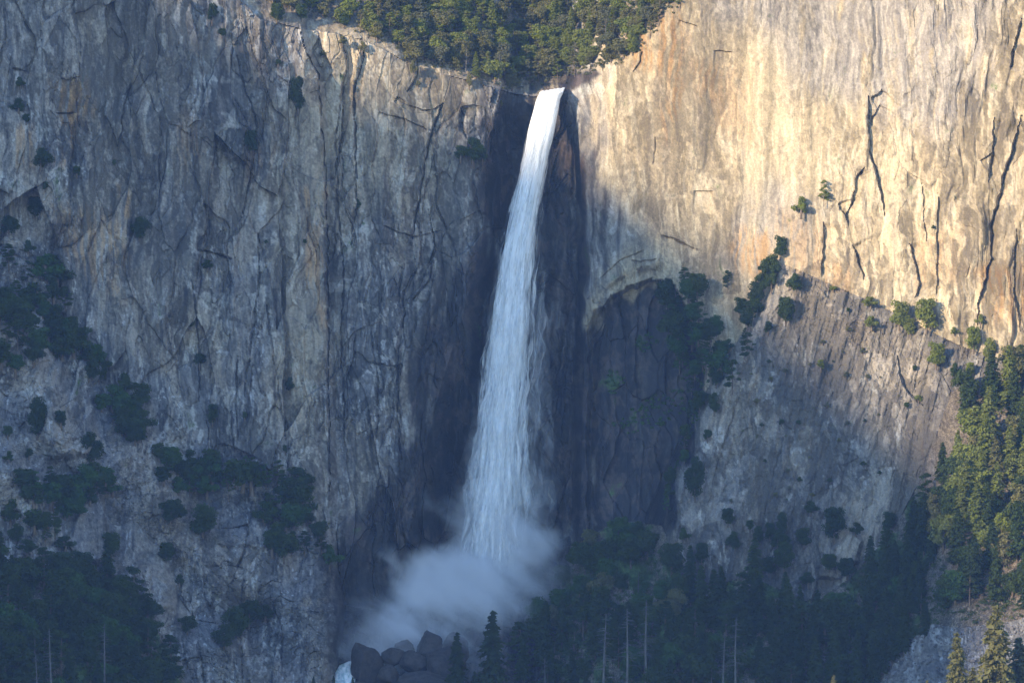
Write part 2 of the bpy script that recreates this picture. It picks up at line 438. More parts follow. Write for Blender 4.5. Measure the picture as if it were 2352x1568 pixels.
TALUS = [(2005, 1600), (2045, 1505), (2140, 1432), (2205, 1442), (2330, 1425), (2600, 1350), (2700, 1960), (1950, 1960)]
inL = soft(PX, PY, [(-640, 1290), (0, 1300), (200, 1290), (340, 1400), (400, 1500), (450, 1620), (450, 2000), (-640, 2000)], 20)
soil = np.where(who == 6, .85 * inL + .2 * (1 - inL), soil)
moss = np.maximum(moss, np.where(who == 6, .5 * inL, 0)); moss = np.maximum(moss, .5 * (who == 3) * sstep(2200, 2080, PX))
tal = poly_sd(PX, PY, TALUS) > 0
soil = np.where(tal, .1, soil); moss = np.where(tal, 0, moss)

# relief: broken, vertically jointed granite
wx = XM + 3.0 * fbm(XM / 18, ZM / 30, 3, 41) + 0.25 * fbm(XM / 3.5, ZM / 7, 3, 42)
wz = ZM + 5.0 * fbm(XM / 22, ZM / 30, 3, 43) + .4 * fbm(XM / 4, ZM / 8, 3, 44)
wallm = ((who == 0) & ~upper) | (who == 1)
MW = wallm | (who == 5) | (who == 4) | (who == 2)
f0, e0, c0 = facets(XM + 4 * fbm(XM / 30, ZM / 40, 2, 45), ZM + 10 * fbm(XM / 30, ZM / 40, 2, 46), 27.0, 95.0, 50, 7.0, .42, MW)
f1, e1, c1 = facets(wx, wz, 13.0, 46.0, 51, 3.0, .30, MW)
f2, e2, c2 = facets(wx + 40, wz, 5.2, 17.0, 52, 1.3, .30, MW)
f3, e3, c3 = facets(wx, wz + 70, 2.1, 6.0, 53, .55, .34, MW)
f4, e4, c4 = facets(wx + 90, wz + 9, .95, 2.0, 54, .24, .30, MW)
vert = fbm(wx / 2.6, wz / 60, 3, 61)
vbig = fbm(wx / 9, wz / 120, 3, 62)
fine = fbm(XM / 1.3, ZM / 2.2, 3, 63)
smooth_r = (who == 1) * sstep(1330, 1420, PX) * sstep(2050, 1850, PX + (PY - 300) * .3)      # slab-like pale wall
rimslab = sstep(800, 860, PX) * sstep(1150, 1110, PX) * sstep(330, 240, PY + wob * .6) * (who == 0)
rough = np.where(wallm, (1 - .78 * smooth_r) * (1 - .7 * rimslab), 0)
joints = 1.6 * sstep(.07, 0, e1) * sstep(-.3, .3, fbm(XM / 25, ZM / 25, 2, 71)) + 1.2 * sstep(.08, 0, e2) * sstep(-.2, .4, fbm(XM / 15, ZM / 30, 2, 72)) + .5 * sstep(.09, 0, e3) * sstep(-.3, .5, fbm(XM / 12, ZM / 20, 2, 73))
slab = sstep(-.25, .35, fbm(XM / 16, ZM / 34, 3, 66))                 # 0 = smooth slab, 1 = broken rock
dw = f0 + f1 * 1.1 + f2 * (.35 + .9 * slab) + f3 * (.2 + 1.1 * slab) + f4 * (.15 + 1.0 * slab) + vbig * 2.0 + vert * .2 * slab + fine * .05 * slab + joints * np.where(who == 1, .0, .4)
dd = f1 * .10 + f2 * .3 + f3 * .45 + f4 * .5 + vbig * 1.5 + vert * .4 + fine * .04
Y = Y + rough * np.where(who == 1, dd, dw)
Y = Y + (wallm * smooth_r) * (vbig * .6 + f1 * .05)
# right-hand columns of the pale wall
colm = (who == 1) * sstep(2050, 2250, PX - (PY - 300) * .1)
Y = Y + colm * (2.4 * fbm(wx / 9 + (ZM / 40), wz / 90, 3, 64) + .3 * vert)
MS = upper | (who >= 2)
g1, h1, k1 = facets(wx, wz, 9, 8, 81, 2.2, .5, MS)
g2, h2, k2 = facets(wx + 30, wz, 3.6, 3.0, 82, 1.0, .5, MS)
g3, h3, k3 = facets(wx + 60, wz, 1.5, 1.2, 83, .45, .5, MS)
slope_d = g1 * .7 + g2 * .8 + g3 * .8 + 2.0 * fbm(XM / 14, ZM / 12, 4, 84) + fine * .08 + .8 * sstep(.08, 0, h2)
Y = Y + np.where(who == 5, slope_d * 1.0 + .35 * dw, 0)
Y = Y + np.where(who == 2, slope_d * .40 + 1.3 * fbm((XM + ZM * .25) / 3.2, ZM / 18, 4, 85) + .25 * f2, 0)
Y = Y + np.where(who == 4, slope_d * 1.1, 0)
Y = Y + np.where((who == 3) | (who == 6), 1.4 * fbm(XM / 9, ZM / 7, 4, 86) + .5 * g3, 0)
Y = Y + np.where(upper, 1.1 * fbm(XM / 10, ZM / 5, 4, 87) + .5 * g2 + .35 * g3, 0)
Y = Y + np.where(tal, .5 * g3 + .6 * g2, 0)
# the cave under the arch, with its overhanging lip
cv = sstep(-3, 9, poly_sd(PX + wob * .2 + 4 * (c2 - .5), PY + wob * .15 + 9 * (c3 - .5), CAVE))
Y = Y + (who == 1) * cv * (7.5 + 4.0 * c2) * sstep(1300, 1100, PY)
lipd, _ = line_d(PX, PY, [(1350, 745), (1362, 700), (1392, 655), (1440, 620), (1510, 602)])
Y = Y - (who == 1) * 3.6 * (.15 + 1.2 * c3) * np.exp(-(lipd / (8 + 12 * c2)) ** 2)
pale = np.maximum(pale, .9 * np.exp(-(lipd / 20) ** 2) * (who == 1)); wet = wet * (1 - .9 * np.exp(-(lipd / 18) ** 2) * (cv < .5))
for poly, w, dep in [([(150, 1292), (163, 1212), (186, 1160), (190, 1122), (214, 1110), (233, 1126), (236, 1160), (250, 1210), (240, 1292)], 9, 7.0),
                     ([(1880, 1330), (1900, 1255), (1958, 1214), (1982, 1240), (1975, 1290), (1930, 1330)], 8, 5.0),
                     ([(1890, 1400), (1910, 1340), (1950, 1312), (1975, 1350), (1965, 1410), (1920, 1440)], 8, 5.0),
                     ([(1830, 1420), (1850, 1330), (1880, 1320), (1870, 1400), (1845, 1440)], 7, 4.0),
                     ([(95, 1010), (110, 850), (160, 800), (205, 830), (218, 960), (225, 1040), (120, 1060)], 14, 6.0),
                     ([(0, 1330), (5, 1245), (60, 1236), (75, 1270), (100, 1290), (200, 1285), (230, 1330)], 9, 4.5),
                     ([(500, 1260), (510, 1200), (560, 1180), (610, 1195), (615, 1260)], 10, 3.5),
                     ([(280, 1400), (290, 1310), (360, 1260), (420, 1310), (400, 1400)], 14, 4.0)]:
    Y = Y - dep * sstep(-w * .3, w, poly_sd(PX + wob * .35, PY + wob * .25, poly))
# traced fractures: (points, half width, depth)
CR = [
    ([(690, 66), (700, 110), (730, 172), (735, 240), (741, 323), (748, 442), (751, 600), (753, 800), (755, 1000), (757, 1130)], 4.5, 6.0),
    ([(831, 88), (835, 136), (814, 204), (816, 340), (819, 459), (806, 560)], 4.0, 3.5),
    ([(1016, 236), (994, 299), (984, 340), (977, 374), (963, 459), (953, 500), (945, 560)], 4.0, 4.0),
    ([(1059, 245), (1061, 289), (1069, 316)], 8.0, 4.0),
    ([(1142, 255), (1130, 306), (1123, 357)], 5.0, 3.0),
    ([(906, 234), (916, 221)], 3.0, 2.0), ([(925, 236), (940, 245), (970, 253), (997, 251), (1021, 234)], 2.4, 2.2),
    ([(957, 130), (957, 170), (950, 190), (933, 211)], 3.4, 2.5),
    ([(870, 258), (929, 275), (990, 299)], 2.2, 1.8), ([(1060, 245), (1100, 243)], 2.6, 2.0),
    ([(782, 163), (785, 204), (772, 306), (775, 408), (779, 510), (790, 620), (786, 714), (785, 833), (792, 980)], 3.2, 3.0),
    ([(541, 119), (561, 204), (578, 238), (588, 289), (585, 340), (571, 425), (554, 510)], 3.4, 2.6),
    ([(367, 255), (366, 374), (372, 470)], 3.0, 2.0), ([(300, 120), (345, 220), (362, 262)], 2.5, 1.6),
    ([(592, 540), (595, 646), (585, 731), (575, 798), (560, 900)], 4.5, 2.8),
    ([(547, 816), (541, 918), (548, 1010)], 3.0, 2.2), ([(440, 640), (452, 720), (458, 820), (456, 920)], 3.0, 2.0),
    ([(610, 700), (626, 800), (640, 900), (660, 1020)], 2.8, 2.0), ([(470, 560), (452, 640)], 2.5, 1.6),
    ([(905, 640), (930, 720), (915, 800), (912, 960), (925, 1060)], 4.0, 3.0), ([(850, 760), (870, 880), (862, 1040)], 3.0, 2.4),
    ([(985, 480), (1000, 560), (985, 640), (940, 700)], 3.0, 2.4), ([(880, 520), (950, 545), (1010, 530)], 2.5, 2.0),
    ([(1993, 216), (1996, 289), (1998, 350), (2010, 391), (2025, 442), (2032, 503)], 3.4, 5.0),
    ([(2028, 204), (2016, 218), (1998, 226)], 3.6, 4.0), ([(2020, 240), (2004, 270), (1998, 290)], 2.2, 3.0),
    ([(1988, 383), (1967, 405), (1960, 459), (1943, 493), (1948, 524)], 4.0, 5.0), ([(1925, 466), (1930, 482), (1941, 492)], 3.0, 4.0),
    ([(2348, 265), (2327, 333), (2317, 374), (2297, 452), (2278, 520), (2276, 595), (2249, 697), (2246, 745)], 5.0, 6.0),
    ([(2348, 44), (2327, 115), (2319, 163)], 4.0, 5.0), ([(2285, 270), (2281, 333), (2272, 420)], 3.0, 4.0), ([(2280, 350), (2252, 372)], 2.4, 3.0),
    ([(1893, 510), (1889, 595), (1887, 639)], 4.0, 4.5), ([(1957, 561), (1974, 595), (1984, 640)], 4.5, 4.5),
    ([(2089, 557), (2105, 612), (2113, 656), (2100, 690)], 4.0, 4.5), ([(2154, 440), (2154, 544), (2154, 690)], 2.4, 3.0),
    ([(2334, 527), (2331, 600), (2331, 680), (2345, 760)], 3.0, 4.0), ([(2118, 420), (2123, 500), (2130, 560)], 2.0, 2.6),
    ([(2059, 816), (2069, 860), (2083, 897), (2120, 930)], 6.0, 4.0), ([(1440, 108), (1475, 118), (1468, 140), (1455, 165)], 2.6, 2.5),
    ([(1560, 45), (1600, 62)], 2.2, 2.0), ([(1640, 118), (1680, 120)], 2.2, 2.2), ([(1505, 315), (1502, 380)], 2.0, 1.6),
    ([(1590, 440), (1640, 442)], 2.0, 2.0), ([(1450, 600), (1505, 596)], 4.0, 4.0), ([(1520, 540), (1560, 552), (1600, 575)], 3.2, 3.0), ([(1380, 640), (1420, 600), (1480, 575)], 2.6, 2.0),
    ([(455, 573), (490, 580), (530, 594)], 6.0, 4.5), ([(130, 262), (168, 258)], 3.6, 3.0), ([(160, 180), (185, 178)], 2.6, 2.0), ([(30, 158), (62, 165)], 3.0, 2.4),
    ([(505, 1215), (570, 1205), (560, 1270), (530, 1340)], 3.6, 3.4), ([(455, 1425), (500, 1430)], 2.5, 2.0), ([(560, 1330), (545, 1430), (560, 1568)], 3.0, 2.6),
    ([(440, 1400), (455, 1470), (470, 1568)], 3.0, 2.4), ([(620, 1370), (650, 1450), (640, 1568)], 3.0, 2.2),
    ([(1700, 900), (1650, 1060), (1620, 1180)], 3.0, 2.0), ([(1800, 1000), (1770, 1120), (1740, 1240)], 2.5, 1.6), ([(1950, 1000), (1960, 1120)], 3.0, 1.5)]
cwob_x = 2.6 * fbm(XM / 9, ZM / 9, 2, 91) + 1.5 * (np.round(3 * perlin(XM / 2.2, ZM / 3.0, 93)) / 2)
cwob_y = 2.6 * fbm(XM / 9, ZM / 9, 2, 92)
for pts, w, dep in CR:
    x0, x1 = min(p[0] for p in pts) - 60, max(p[0] for p in pts) + 60
    y0, y1 = min(p[1] for p in pts) - 60, max(p[1] for p in pts) + 60
    i0, i1 = np.searchsorted(VS, [y0, y1]); j0, j1 = np.searchsorted(US, [x0, x1])
    sl = (slice(i0, i1), slice(j0, j1))
    qx, qy = PX[sl] + cwob_x[sl], PY[sl] + cwob_y[sl]
    d, s = line_d(qx, qy, pts)
    ww = w * (.7 if pts[0][0] > 1350 else .85) * (.25 + .75 * np.sin(np.pi * np.clip(s, .02, .98))) * np.clip(.75 + 1.1 * perlin(PX[sl] / 26, PY[sl] / 26, 95), .12, 1.6)
    Y[sl] += dep * (.42 if pts[0][0] > 1350 else .8) * np.clip(1.25 - 1.25 * d / np.maximum(ww * 1.25, .3), 0, 1)
    steep = abs(pts[-1][1] - pts[0][1]) > abs(pts[-1][0] - pts[0][0])
    if steep:                                                    # a flake edge: the right side is set back
        srt = sorted(pts, key=lambda p: p[1])
        side = qx - np.interp(qy, [p[1] for p in srt], [p[0] for p in srt])
    else:                                                        # a roof: the rock below is set back
        srt = sorted(pts, key=lambda p: p[0])
        side = qy - np.interp(qx, [p[0] for p in srt], [p[1] for p in srt])
    Y[sl] += .50 * dep * np.exp(-d / 34) * sstep(-1, 1.5, side) * sstep(0, .12, s) * sstep(1, .88, s)

def world_pt(px, py, y):
    f = (D + y) / D * K
    return (px - 1176) * f, y, (784 - py) * f
WX, WY, WZ = world_pt(PX, PY, Y)
region = np.zeros(Y.shape, np.int32)                              # 0 left cliff
region[gorge] = 1
region[who == 1] = 2
region[upper] = 3
region[who == 2] = 4
region[who == 5] = 5
region[who == 4] = 6
region[who == 3] = 7
region[who == 6] = 8
region[tal] = 9
REG = [('cliff_left', 'tall grey weathered granite cliff left of the waterfall, in shade', 'cliff'),
       ('cliff_gorge', 'recessed fractured cliff with black wet stains behind the waterfall', 'cliff'),
       ('cliff_right', 'cream and orange streaked granite cliff right of the waterfall, in sun', 'cliff'),
       ('hillside_above', 'sunlit stony hillside above the brink carrying the upper wood', 'hillside'),
       ('rock_apron', 'sloping grey rock apron below the sunlit right cliff', 'rock slope'),
       ('rock_ledges', 'broken rocky ledges with bushes at the foot of the left cliff', 'rock slope'),
       ('gully_bed', 'dark wet gully bed under the spray at the foot of the fall', 'gully'),
       ('hillside_right', 'steep forest floor under the trees at lower right', 'hillside'),
       ('hillside_left', 'steep forest floor under the trees at lower left', 'hillside'),
       ('scree_slope', 'grey stony scree slope in the lower right corner', 'scree')]
bx, bz = XM + 2.5 * fbm(XM / 20, ZM / 26, 3, 121), ZM + 7 * fbm(XM / 20, ZM / 20, 3, 122)
T_big = .5 + .30 * fbm(bx / 26, bz / 46, 5, 123)
T_st1 = .5 + .26 * fbm(bx / 3.4, bz / 66, 5, 124, .6)
T_st2 = .5 + .26 * fbm(bx / 1.7, bz / 30, 5, 125, .62)
T_st3 = .5 + .28 * fbm(bx / 7.5, bz / 95, 4, 126, .6)
T_blot = .5 + .20 * fbm(bx / 9, bz / 14, 7, 127, .62)
T_grit = .5 + .15 * fbm(XM / 1.0, ZM / 1.9, 3, 128, .8) * (1 - .5 * ((who == 1) | (who == 2))) + .26 * (c0 - .5) + .26 * (c2 - .5) * (1 - .5 * smooth_r) + .30 * (c3 - .5) * (1 - .6 * smooth_r) + .2 * (c4 - .5) + .14 * (c1 - .5) + (.2 * (k2 - .5) + .15 * (k3 - .5)) * (1 - .6 * (who == 2)) - .10 * (who == 2)
T_blot = T_blot + .06 * (c3 - .5) + .07 * (c4 - .5) - .06 * (who == 2)
flat = ((who == 2) | (who == 5)) * 1.0                               # slopes carry no run-off streaks
aniso = 1 - .62 * flat
T_st1 = .5 + (T_st1 - .5) * (1 - .6 * flat - .2 * (who == 1)); T_st2 = .5 + (T_st2 - .5) * (1 - .5 * flat)
fl_w, fl_s = fbm(bx / 1.5, bz / 4.2, 4, 141, .7), fbm(bx / 2.0, bz / 1.6, 4, 142, .7)
T_fleck = .5 + .17 * np.where(flat > 0, fl_s * np.where(who == 2, .3, 1.0), fl_w * (.35 + .85 * slab)) * (1 - .6 * (who == 1))
ME = np.stack([T_fleck, flat, flat], -1)
MC = np.stack([T_big, T_st1, T_st2], -1); MD = np.stack([T_st3, T_blot, T_grit], -1)
MA = np.stack([wet, rust, pale], -1); MB = np.stack([moss, soil, patina], -1)
nr, nc = Y.shape
idx = np.arange(nr * nc).reshape(nr, nc)
quads = np.stack([idx[:-1, :-1], idx[1:, :-1], idx[1:, 1:], idx[:-1, 1:]], -1).reshape(-1, 4)
qreg = region[:-1, :-1].ravel()
allv = np.stack([WX, WY, WZ], -1).reshape(-1, 3)
for r, (nm, lab, cat) in enumerate(REG):
    q = quads[qreg == r]
    if len(q) == 0: continue
    used, inv = np.unique(q, return_inverse=True)
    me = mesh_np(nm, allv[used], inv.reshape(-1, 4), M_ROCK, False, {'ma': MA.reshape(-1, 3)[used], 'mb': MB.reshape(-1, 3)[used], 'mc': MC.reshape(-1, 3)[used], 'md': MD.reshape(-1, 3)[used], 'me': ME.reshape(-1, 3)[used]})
    tag(link(bpy.data.objects.new(nm, me)), lab, cat, kind='structure')

def depth_at(px, py):
    i = int(np.clip(np.searchsorted(VS, py), 1, nr - 1)); j = int(np.clip(np.searchsorted(US, px), 1, nc - 1))
    return float(min(Y[i, j], Y[i - 1, j], Y[i, j - 1]))
def at(px, py, fwd=0.0):
    return Vector(world_pt(px, py, depth_at(px, py) - fwd))

# ------------------------------------------------------------------ valley floor and the mountain that shades the gorge
def valley():
    xs = np.linspace(-4100, 3500, 120); ys = np.linspace(-3900, -60, 80)
    gx, gy = np.meshgrid(xs, ys)
    z = -196 + 7 * fbm(gx / 200, gy / 200, 4, 101)
    r = np.sqrt((gx) ** 2 + (gy + D + 25) ** 2)
    z = np.maximum(z, -3.0 - np.maximum(r - 25, 0) * .62)
    v = np.stack([gx, gy, z], -1).reshape(-1, 3)
    n, m = gx.shape; ii = np.arange(n * m).reshape(n, m)
    f = np.stack([ii[:-1, :-1], ii[:-1, 1:], ii[1:, 1:], ii[1:, :-1]], -1).reshape(-1, 4)
    N = Nodes('forest_floor')
    pos = N.new('ShaderNodeNewGeometry').outputs['Position']
    c = N.mix(N.ramp(N.noise(pos, .03, 6), .4, .6), (.03, .045, .02), (.08, .085, .04))
    N.surface(N.new('ShaderNodeBsdfDiffuse', {'Color': c}).outputs[0])
    tag(link(bpy.data.objects.new('valley_floor', mesh_np('valley_floor', v, f, N.m))), 'wooded valley floor in front of the cliffs', 'ground', kind='structure')
    return N.m
M_FLOOR = valley()

# shadow coordinates: s to the right, t up, seen from the sun
SR = Vector((math.cos(R(SUN_AZ)), -math.sin(R(SUN_AZ)), 0))
ST = SUN.cross(SR).normalized()
if ST.z < 0: ST = -ST
def shadow_st(p): return SR.dot(p), ST.dot(p)
CREST = [(-900, 420), (-300, 240), (-128, 136), (-104, 124), (-86, 108), (-74, 92), (-50, 86), (-28, 84), (5, 77), (29, 67), (54, 49), (91, 19), (137, -12), (181, -40), (216, -68), (240, -98), (262, -150), (330, -420)]
RIDGE_L = 3200.0
def ridge():
    sx = np.array([c[0] for c in CREST], float); tz = np.array([c[1] for c in CREST], float)
    s = np.arange(-900, 331, 3.0)
    t = np.interp(s, sx, tz) + 3.0 * fbm(s / 40, s * 0, 4, 111) + 1.2 * fbm(s / 6, s * 0, 3, 112)
    crest = np.array([[*(SUN * RIDGE_L + SR * a + ST * b)] for a, b in zip(s, t)])
    rows = []
    nrm = np.array([SUN.x, SUN.y]); nrm = nrm / np.linalg.norm(nrm)
    for k in np.concatenate([np.linspace(-1, 0, 14), np.linspace(0, 1, 14)[1:]]):
        z = crest[:, 2] + (-200 - crest[:, 2]) * abs(k)
        run = (crest[:, 2] + 200) * .42 * k
        p = np.stack([crest[:, 0] + nrm[0] * run, crest[:, 1] + nrm[1] * run, z], -1)
        if abs(k) > 0: p[:, :2] += (6 * fbm(s / 30, s * 0 + k * 9, 4, 113) * abs(k))[:, None]
        rows.append(p)
    v = np.stack(rows); n, m = v.shape[:2]
    ii = np.arange(n * m).reshape(n, m)
    f = np.stack([ii[:-1, :-1], ii[:-1, 1:], ii[1:, 1:], ii[1:, :-1]], -1).reshape(-1, 4)
    M = stone_material('mountain_rock', (.22, .21, .19), (.12, .12, .10), .05)
    tag(link(bpy.data.objects.new('mountain', mesh_np('mountain', v.reshape(-1, 3), f, M))), 'mountain across the valley that shades the gorge', 'mountain', kind='structure')
ridge()

# ------------------------------------------------------------------ tree kinds
def tube(path, radii, seg=6):
    """tapered round limb along a path: vertices and quads"""
    path = [Vector(p) for p in path]; v = []; f = []
    for i, p in enumerate(path):
        a = path[max(i - 1, 0)]; b = path[min(i + 1, len(path) - 1)]
        d = (b - a).normalized()
        u = d.orthogonal().normalized(); w = d.cross(u)
        for k in range(seg):
            t = 2 * math.pi * k / seg
            v.append(tuple(p + (u * math.cos(t) + w * math.sin(t)) * radii[i]))
    for i in range(len(path) - 1):
        for k in range(seg):
            f.append((i * seg + k, i * seg + (k + 1) % seg, (i + 1) * seg + (k + 1) % seg, (i + 1) * seg + k))
    return v, f
def join_geo(parts):
    V, Fc = [], []
    for v, f in parts:
        n = len(V); V += v; Fc += [tuple(i + n for i in q) for q in f]
    return np.array(V, F32), np.array(Fc, np.int32)
def leaf_quads(c, nrm, size, rs, aspect=1.5, updir=None):
    """small leaf-sized rhombs at points c, facing roughly along nrm"""
    n = len(c)
    nrm = nrm + rs.normal(0, .55, (n, 3)); nrm /= np.linalg.norm(nrm, axis=1)[:, None] + 1e-9
    t = rs.normal(0, 1, (n, 3)) if updir is None else updir + rs.normal(0, .25, (n, 3))
    u = t - nrm * (t * nrm).sum(1)[:, None]; u /= np.linalg.norm(u, axis=1)[:, None] + 1e-9
    w = np.cross(nrm, u)
    s = (size * rs.uniform(.6, 1.35, n))[:, None]
    v = np.stack([c - u * s * aspect * .5, c + w * s * .5, c + u * s * aspect * .5, c - w * s * .5], 1)
    return v.reshape(-1, 3), np.arange(n * 4).reshape(n, 4)

def make_oak(seed, H=10.0, W=9.0, clumps=36, per=110, leaf=.46, low=.0):
    rs = np.random.RandomState(seed); r2 = random.Random(seed)
    trunk = [tube([(0, 0, -1.2), (.1, 0, H * .25), (r2.uniform(-.5, .5), r2.uniform(-.5, .5), H * .6)], [.34, .26, .14])]
    cs, ns = [], []
    lobes = [(np.array([rs.uniform(-.26, .26) * W, rs.uniform(-.26, .26) * W, H * rs.uniform(.25, .72)]), rs.uniform(.16, .27)) for _ in range(5)] + [(np.array([0, 0, H * .72]), .22), (np.array([0, 0, H * .3]), .3)]
    for k in range(clumps):
        lc, lr = lobes[k % len(lobes)]
        d0 = rs.normal(0, 1, 3); d0 /= np.linalg.norm(d0)
        c = lc + d0 * np.array([W * lr, W * lr, H * lr * .8]) * rs.uniform(.3, 1.0)
        c[2] = min(max(c[2], .08 * H), .95 * H)
        R_ = W * rs.uniform(.10, .18)
        d = rs.normal(0, 1, (per, 3)); d /= np.linalg.norm(d, axis=1)[:, None]
        p = c + d * R_ * rs.uniform(.55, 1.12, (per, 1)) * np.array([1.1, 1.1, .9])
        cs.append(p); ns.append(d * .9 + np.array([0, 0, .3]))
        if k % 4 == 0:
            trunk.append(tube([(0, 0, H * r2.uniform(.2, .5)), tuple(c * np.array([.5, .5, .85])), tuple(c)], [.15, .09, .04], 5))
    v, f = leaf_quads(np.concatenate(cs), np.concatenate(ns), leaf, rs)
    return join_geo(trunk), (v, f)
def make_fir(seed, H=20.0, W=8.0, levels=30, per=7, leaf=.55, sparse=0.0, low=.08):
    rs = np.random.RandomState(seed); r2 = random.Random(seed)
    trunk = [tube([(0, 0, -1.5), (0, 0, H * .4), (0, 0, H * .98)], [.32, .2, .03])]
    cs, ns, us = [], [], []
    for i in range(levels):
        h = low + (1 - low) * ((i + rs.uniform(-.3, .3)) / levels)
        R0 = W * .5 * (1 - h) ** .75 * (1 - .35 * math.exp(-((h - low) / .08) ** 2)) + .06
        for k in range(per):
            if rs.rand() < sparse: continue
            th = rs.uniform(0, 2 * np.pi); R_ = R0 * rs.uniform(.5, 1.25)
            n = max(4, int(11 * R_ / (W * .5) + 3))
            q = np.linspace(.15, 1, n)
            dr = np.array([math.cos(th), math.sin(th), 0])
            side = np.array([-dr[1], dr[0], 0])
            wd = (.32 * R_ * np.sin(np.pi * np.clip(q, .1, .93)) + .12)
            for s_ in (-1, 0, 1):
                p = dr * (q * R_)[:, None] + side * (wd * s_ * rs.uniform(.5, 1.1, n))[:, None]
                p[:, 2] += H * h + R_ * (.10 - .34 * q ** 1.6) - .1 * abs(s_)
                cs.append(p + rs.normal(0, .07, p.shape)); ns.append(np.tile(np.array([dr[0] * .35, dr[1] * .35, 1.0]), (n, 1)))
                us.append(np.tile(dr * .8 + side * s_ * .7 + np.array([0, 0, -.45]), (n, 1)))
            if k % 3 == 0 and sparse > 0:
                trunk.append(tube([(0, 0, H * h), tuple(dr * R_ * .9 + np.array([0, 0, H * h - R_ * .15]))], [.06, .02], 4))
    v, f = leaf_quads(np.concatenate(cs), np.concatenate(ns), leaf, rs, 1.9, np.concatenate(us))
    return join_geo(trunk), (v, f)
def make_pine(seed, H=14.0, W=8.0, clumps=24, per=110, leaf=.42):
    """open, layered crown of needle clumps on side branches"""
    rs = np.random.RandomState(seed); r2 = random.Random(seed)
    lean = rs.uniform(-.6, .6)
    trunk = [tube([(0, 0, -1.2), (lean * .3, 0, H * .5), (lean, 0, H * .97)], [.28, .18, .04])]
    cs, ns = [], []
    for k in range(clumps):
        h = rs.uniform(.22, 1.0); th = rs.uniform(0, 2 * np.pi)
        R_ = W * .5 * (1 - h) ** .55 * rs.uniform(.45, 1.1) + .2
        c = np.array([math.cos(th) * R_ + lean * h, math.sin(th) * R_, H * h * .97 - R_ * .1])
        d = rs.normal(0, 1, (per, 3)); d /= np.linalg.norm(d, axis=1)[:, None]
        p = c + d * rs.uniform(.4, 1.05, (per, 1)) * np.array([1.25, 1.25, .5]) * W * rs.uniform(.10, .16)
        cs.append(p); ns.append(d * .6 + np.array([0, 0, .7]))
        trunk.append(tube([(lean * h, 0, H * h * .9), tuple(c)], [.08, .03], 4))
    v, f = leaf_quads(np.concatenate(cs), np.concatenate(ns), leaf, rs, 1.7)
    return join_geo(trunk), (v, f)
def make_snag(seed, H=22.0, bare=.35, twigs=46):
    r2 = random.Random(seed)
    geo = [tube([(0, 0, -1.5), (r2.uniform(-.2, .2), 0, H * .5), (r2.uniform(-.4, .4), 0, H)], [.30, .20, .06], 7)]
    tw = []
    for k in range(twigs):
        h = bare + (1 - bare) * r2.random(); th = r2.uniform(0, 6.283); L = H * .14 * (1.15 - h) * r2.uniform(.5, 1.3) + .4
        a = Vector((0, 0, H * h * .98)); d = Vector((math.cos(th), math.sin(th), -.15))
        b = a + d * L * .6; c = b + (d + Vector((0, 0, r2.uniform(-.5, .4)))) * L * .45
        tw.append(tube([a, b, c], [.07, .045, .02], 4))
        for j in range(2):
            e = b + Vector((r2.uniform(-1, 1), r2.uniform(-1, 1), r2.uniform(-.8, .2))) * L * .3
            tw.append(tube([b, e], [.03, .012], 3 + 1))
    return join_geo(geo), join_geo(tw)

KINDS = {}
def add_kind(key, name, geo, mats, bark=M_BARK):
    (tv, tf), (cv_, cf) = geo
    tm = mesh_np(name + '_trunk', tv, tf, bark, True)
    for tone in mats:
        KINDS.setdefault((key, tone), []).append((name, tm, mesh_np(name + '_crown', cv_, cf, LEAF[tone], False), cv_[:, 2].max(), np.ptp(cv_[:, 0])))
ROUND_TONES = ('bright green', 'olive', 'dark green', 'deep green', 'grey-green', 'fresh green')
for sd in range(4): add_kind('oak', 'oak_tree', make_oak(100 + sd, 10, 9), ROUND_TONES)
for sd in range(2): add_kind('bush', 'shrub', make_oak(120 + sd, 4.2, 4.6, 20, 90, .32), ROUND_TONES)
for sd in range(3): add_kind('fir', 'fir_tree', make_fir(140 + sd), ('dark green', 'deep green', 'olive', 'bright green', 'rusty brown', 'grey-green'))
for sd in range(3): add_kind('pine', 'pine_tree', make_pine(160 + sd), ('dark green', 'deep green', 'olive', 'grey-green', 'bright green', 'fresh green'))
SNAGS = []
for sd in range(3):
    (tv, tf), (wv, wf_) = make_snag(180 + sd)
    SNAGS.append((mesh_np('dead_tree_trunk', tv, tf, M_DEAD), mesh_np('dead_tree_twigs', wv, wf_, M_DEAD), 22.0))

PLANTS = []       # px, py, height (m), key, tone, cluster
def plant(px, py, hpx, key, tone, cluster, wide=1.0, fwd=0.0):
    PLANTS.append(dict(px=px, py=py, h=hpx * K, key=key, tone=tone, cl=cluster, wide=wide, fwd=fwd))
def inside(x, y, poly):
    c = False; n = len(poly)
    for i in range(n):
        (ax, ay), (bx, by) = poly[i], poly[(i + 1) % n]
        if (ay > y) != (by > y) and x < (bx - ax) * (y - ay) / (by - ay) + ax: c = not c
    return c
def fill(poly, gap, n, pick, holes=(), seed=1, ysq=1.0):
    """spread plants over a patch, no two closer than the gap"""
    r2 = random.Random(seed); got = []
    xs = [p[0] for p in poly]; ys = [p[1] for p in poly]
    for _ in range(n * 60):
        x, y = r2.uniform(min(xs), max(xs)), r2.uniform(min(ys), max(ys))
        if not inside(x, y, poly) or any(inside(x, y, h) for h in holes): continue
        g = gap(x, y) if callable(gap) else gap
        if any((x - a) ** 2 + ((y - b) * ysq) ** 2 < g * g for a, b in got): continue
        got.append((x, y)); pick(x, y, r2)
        if len(got) >= n: break
    return got

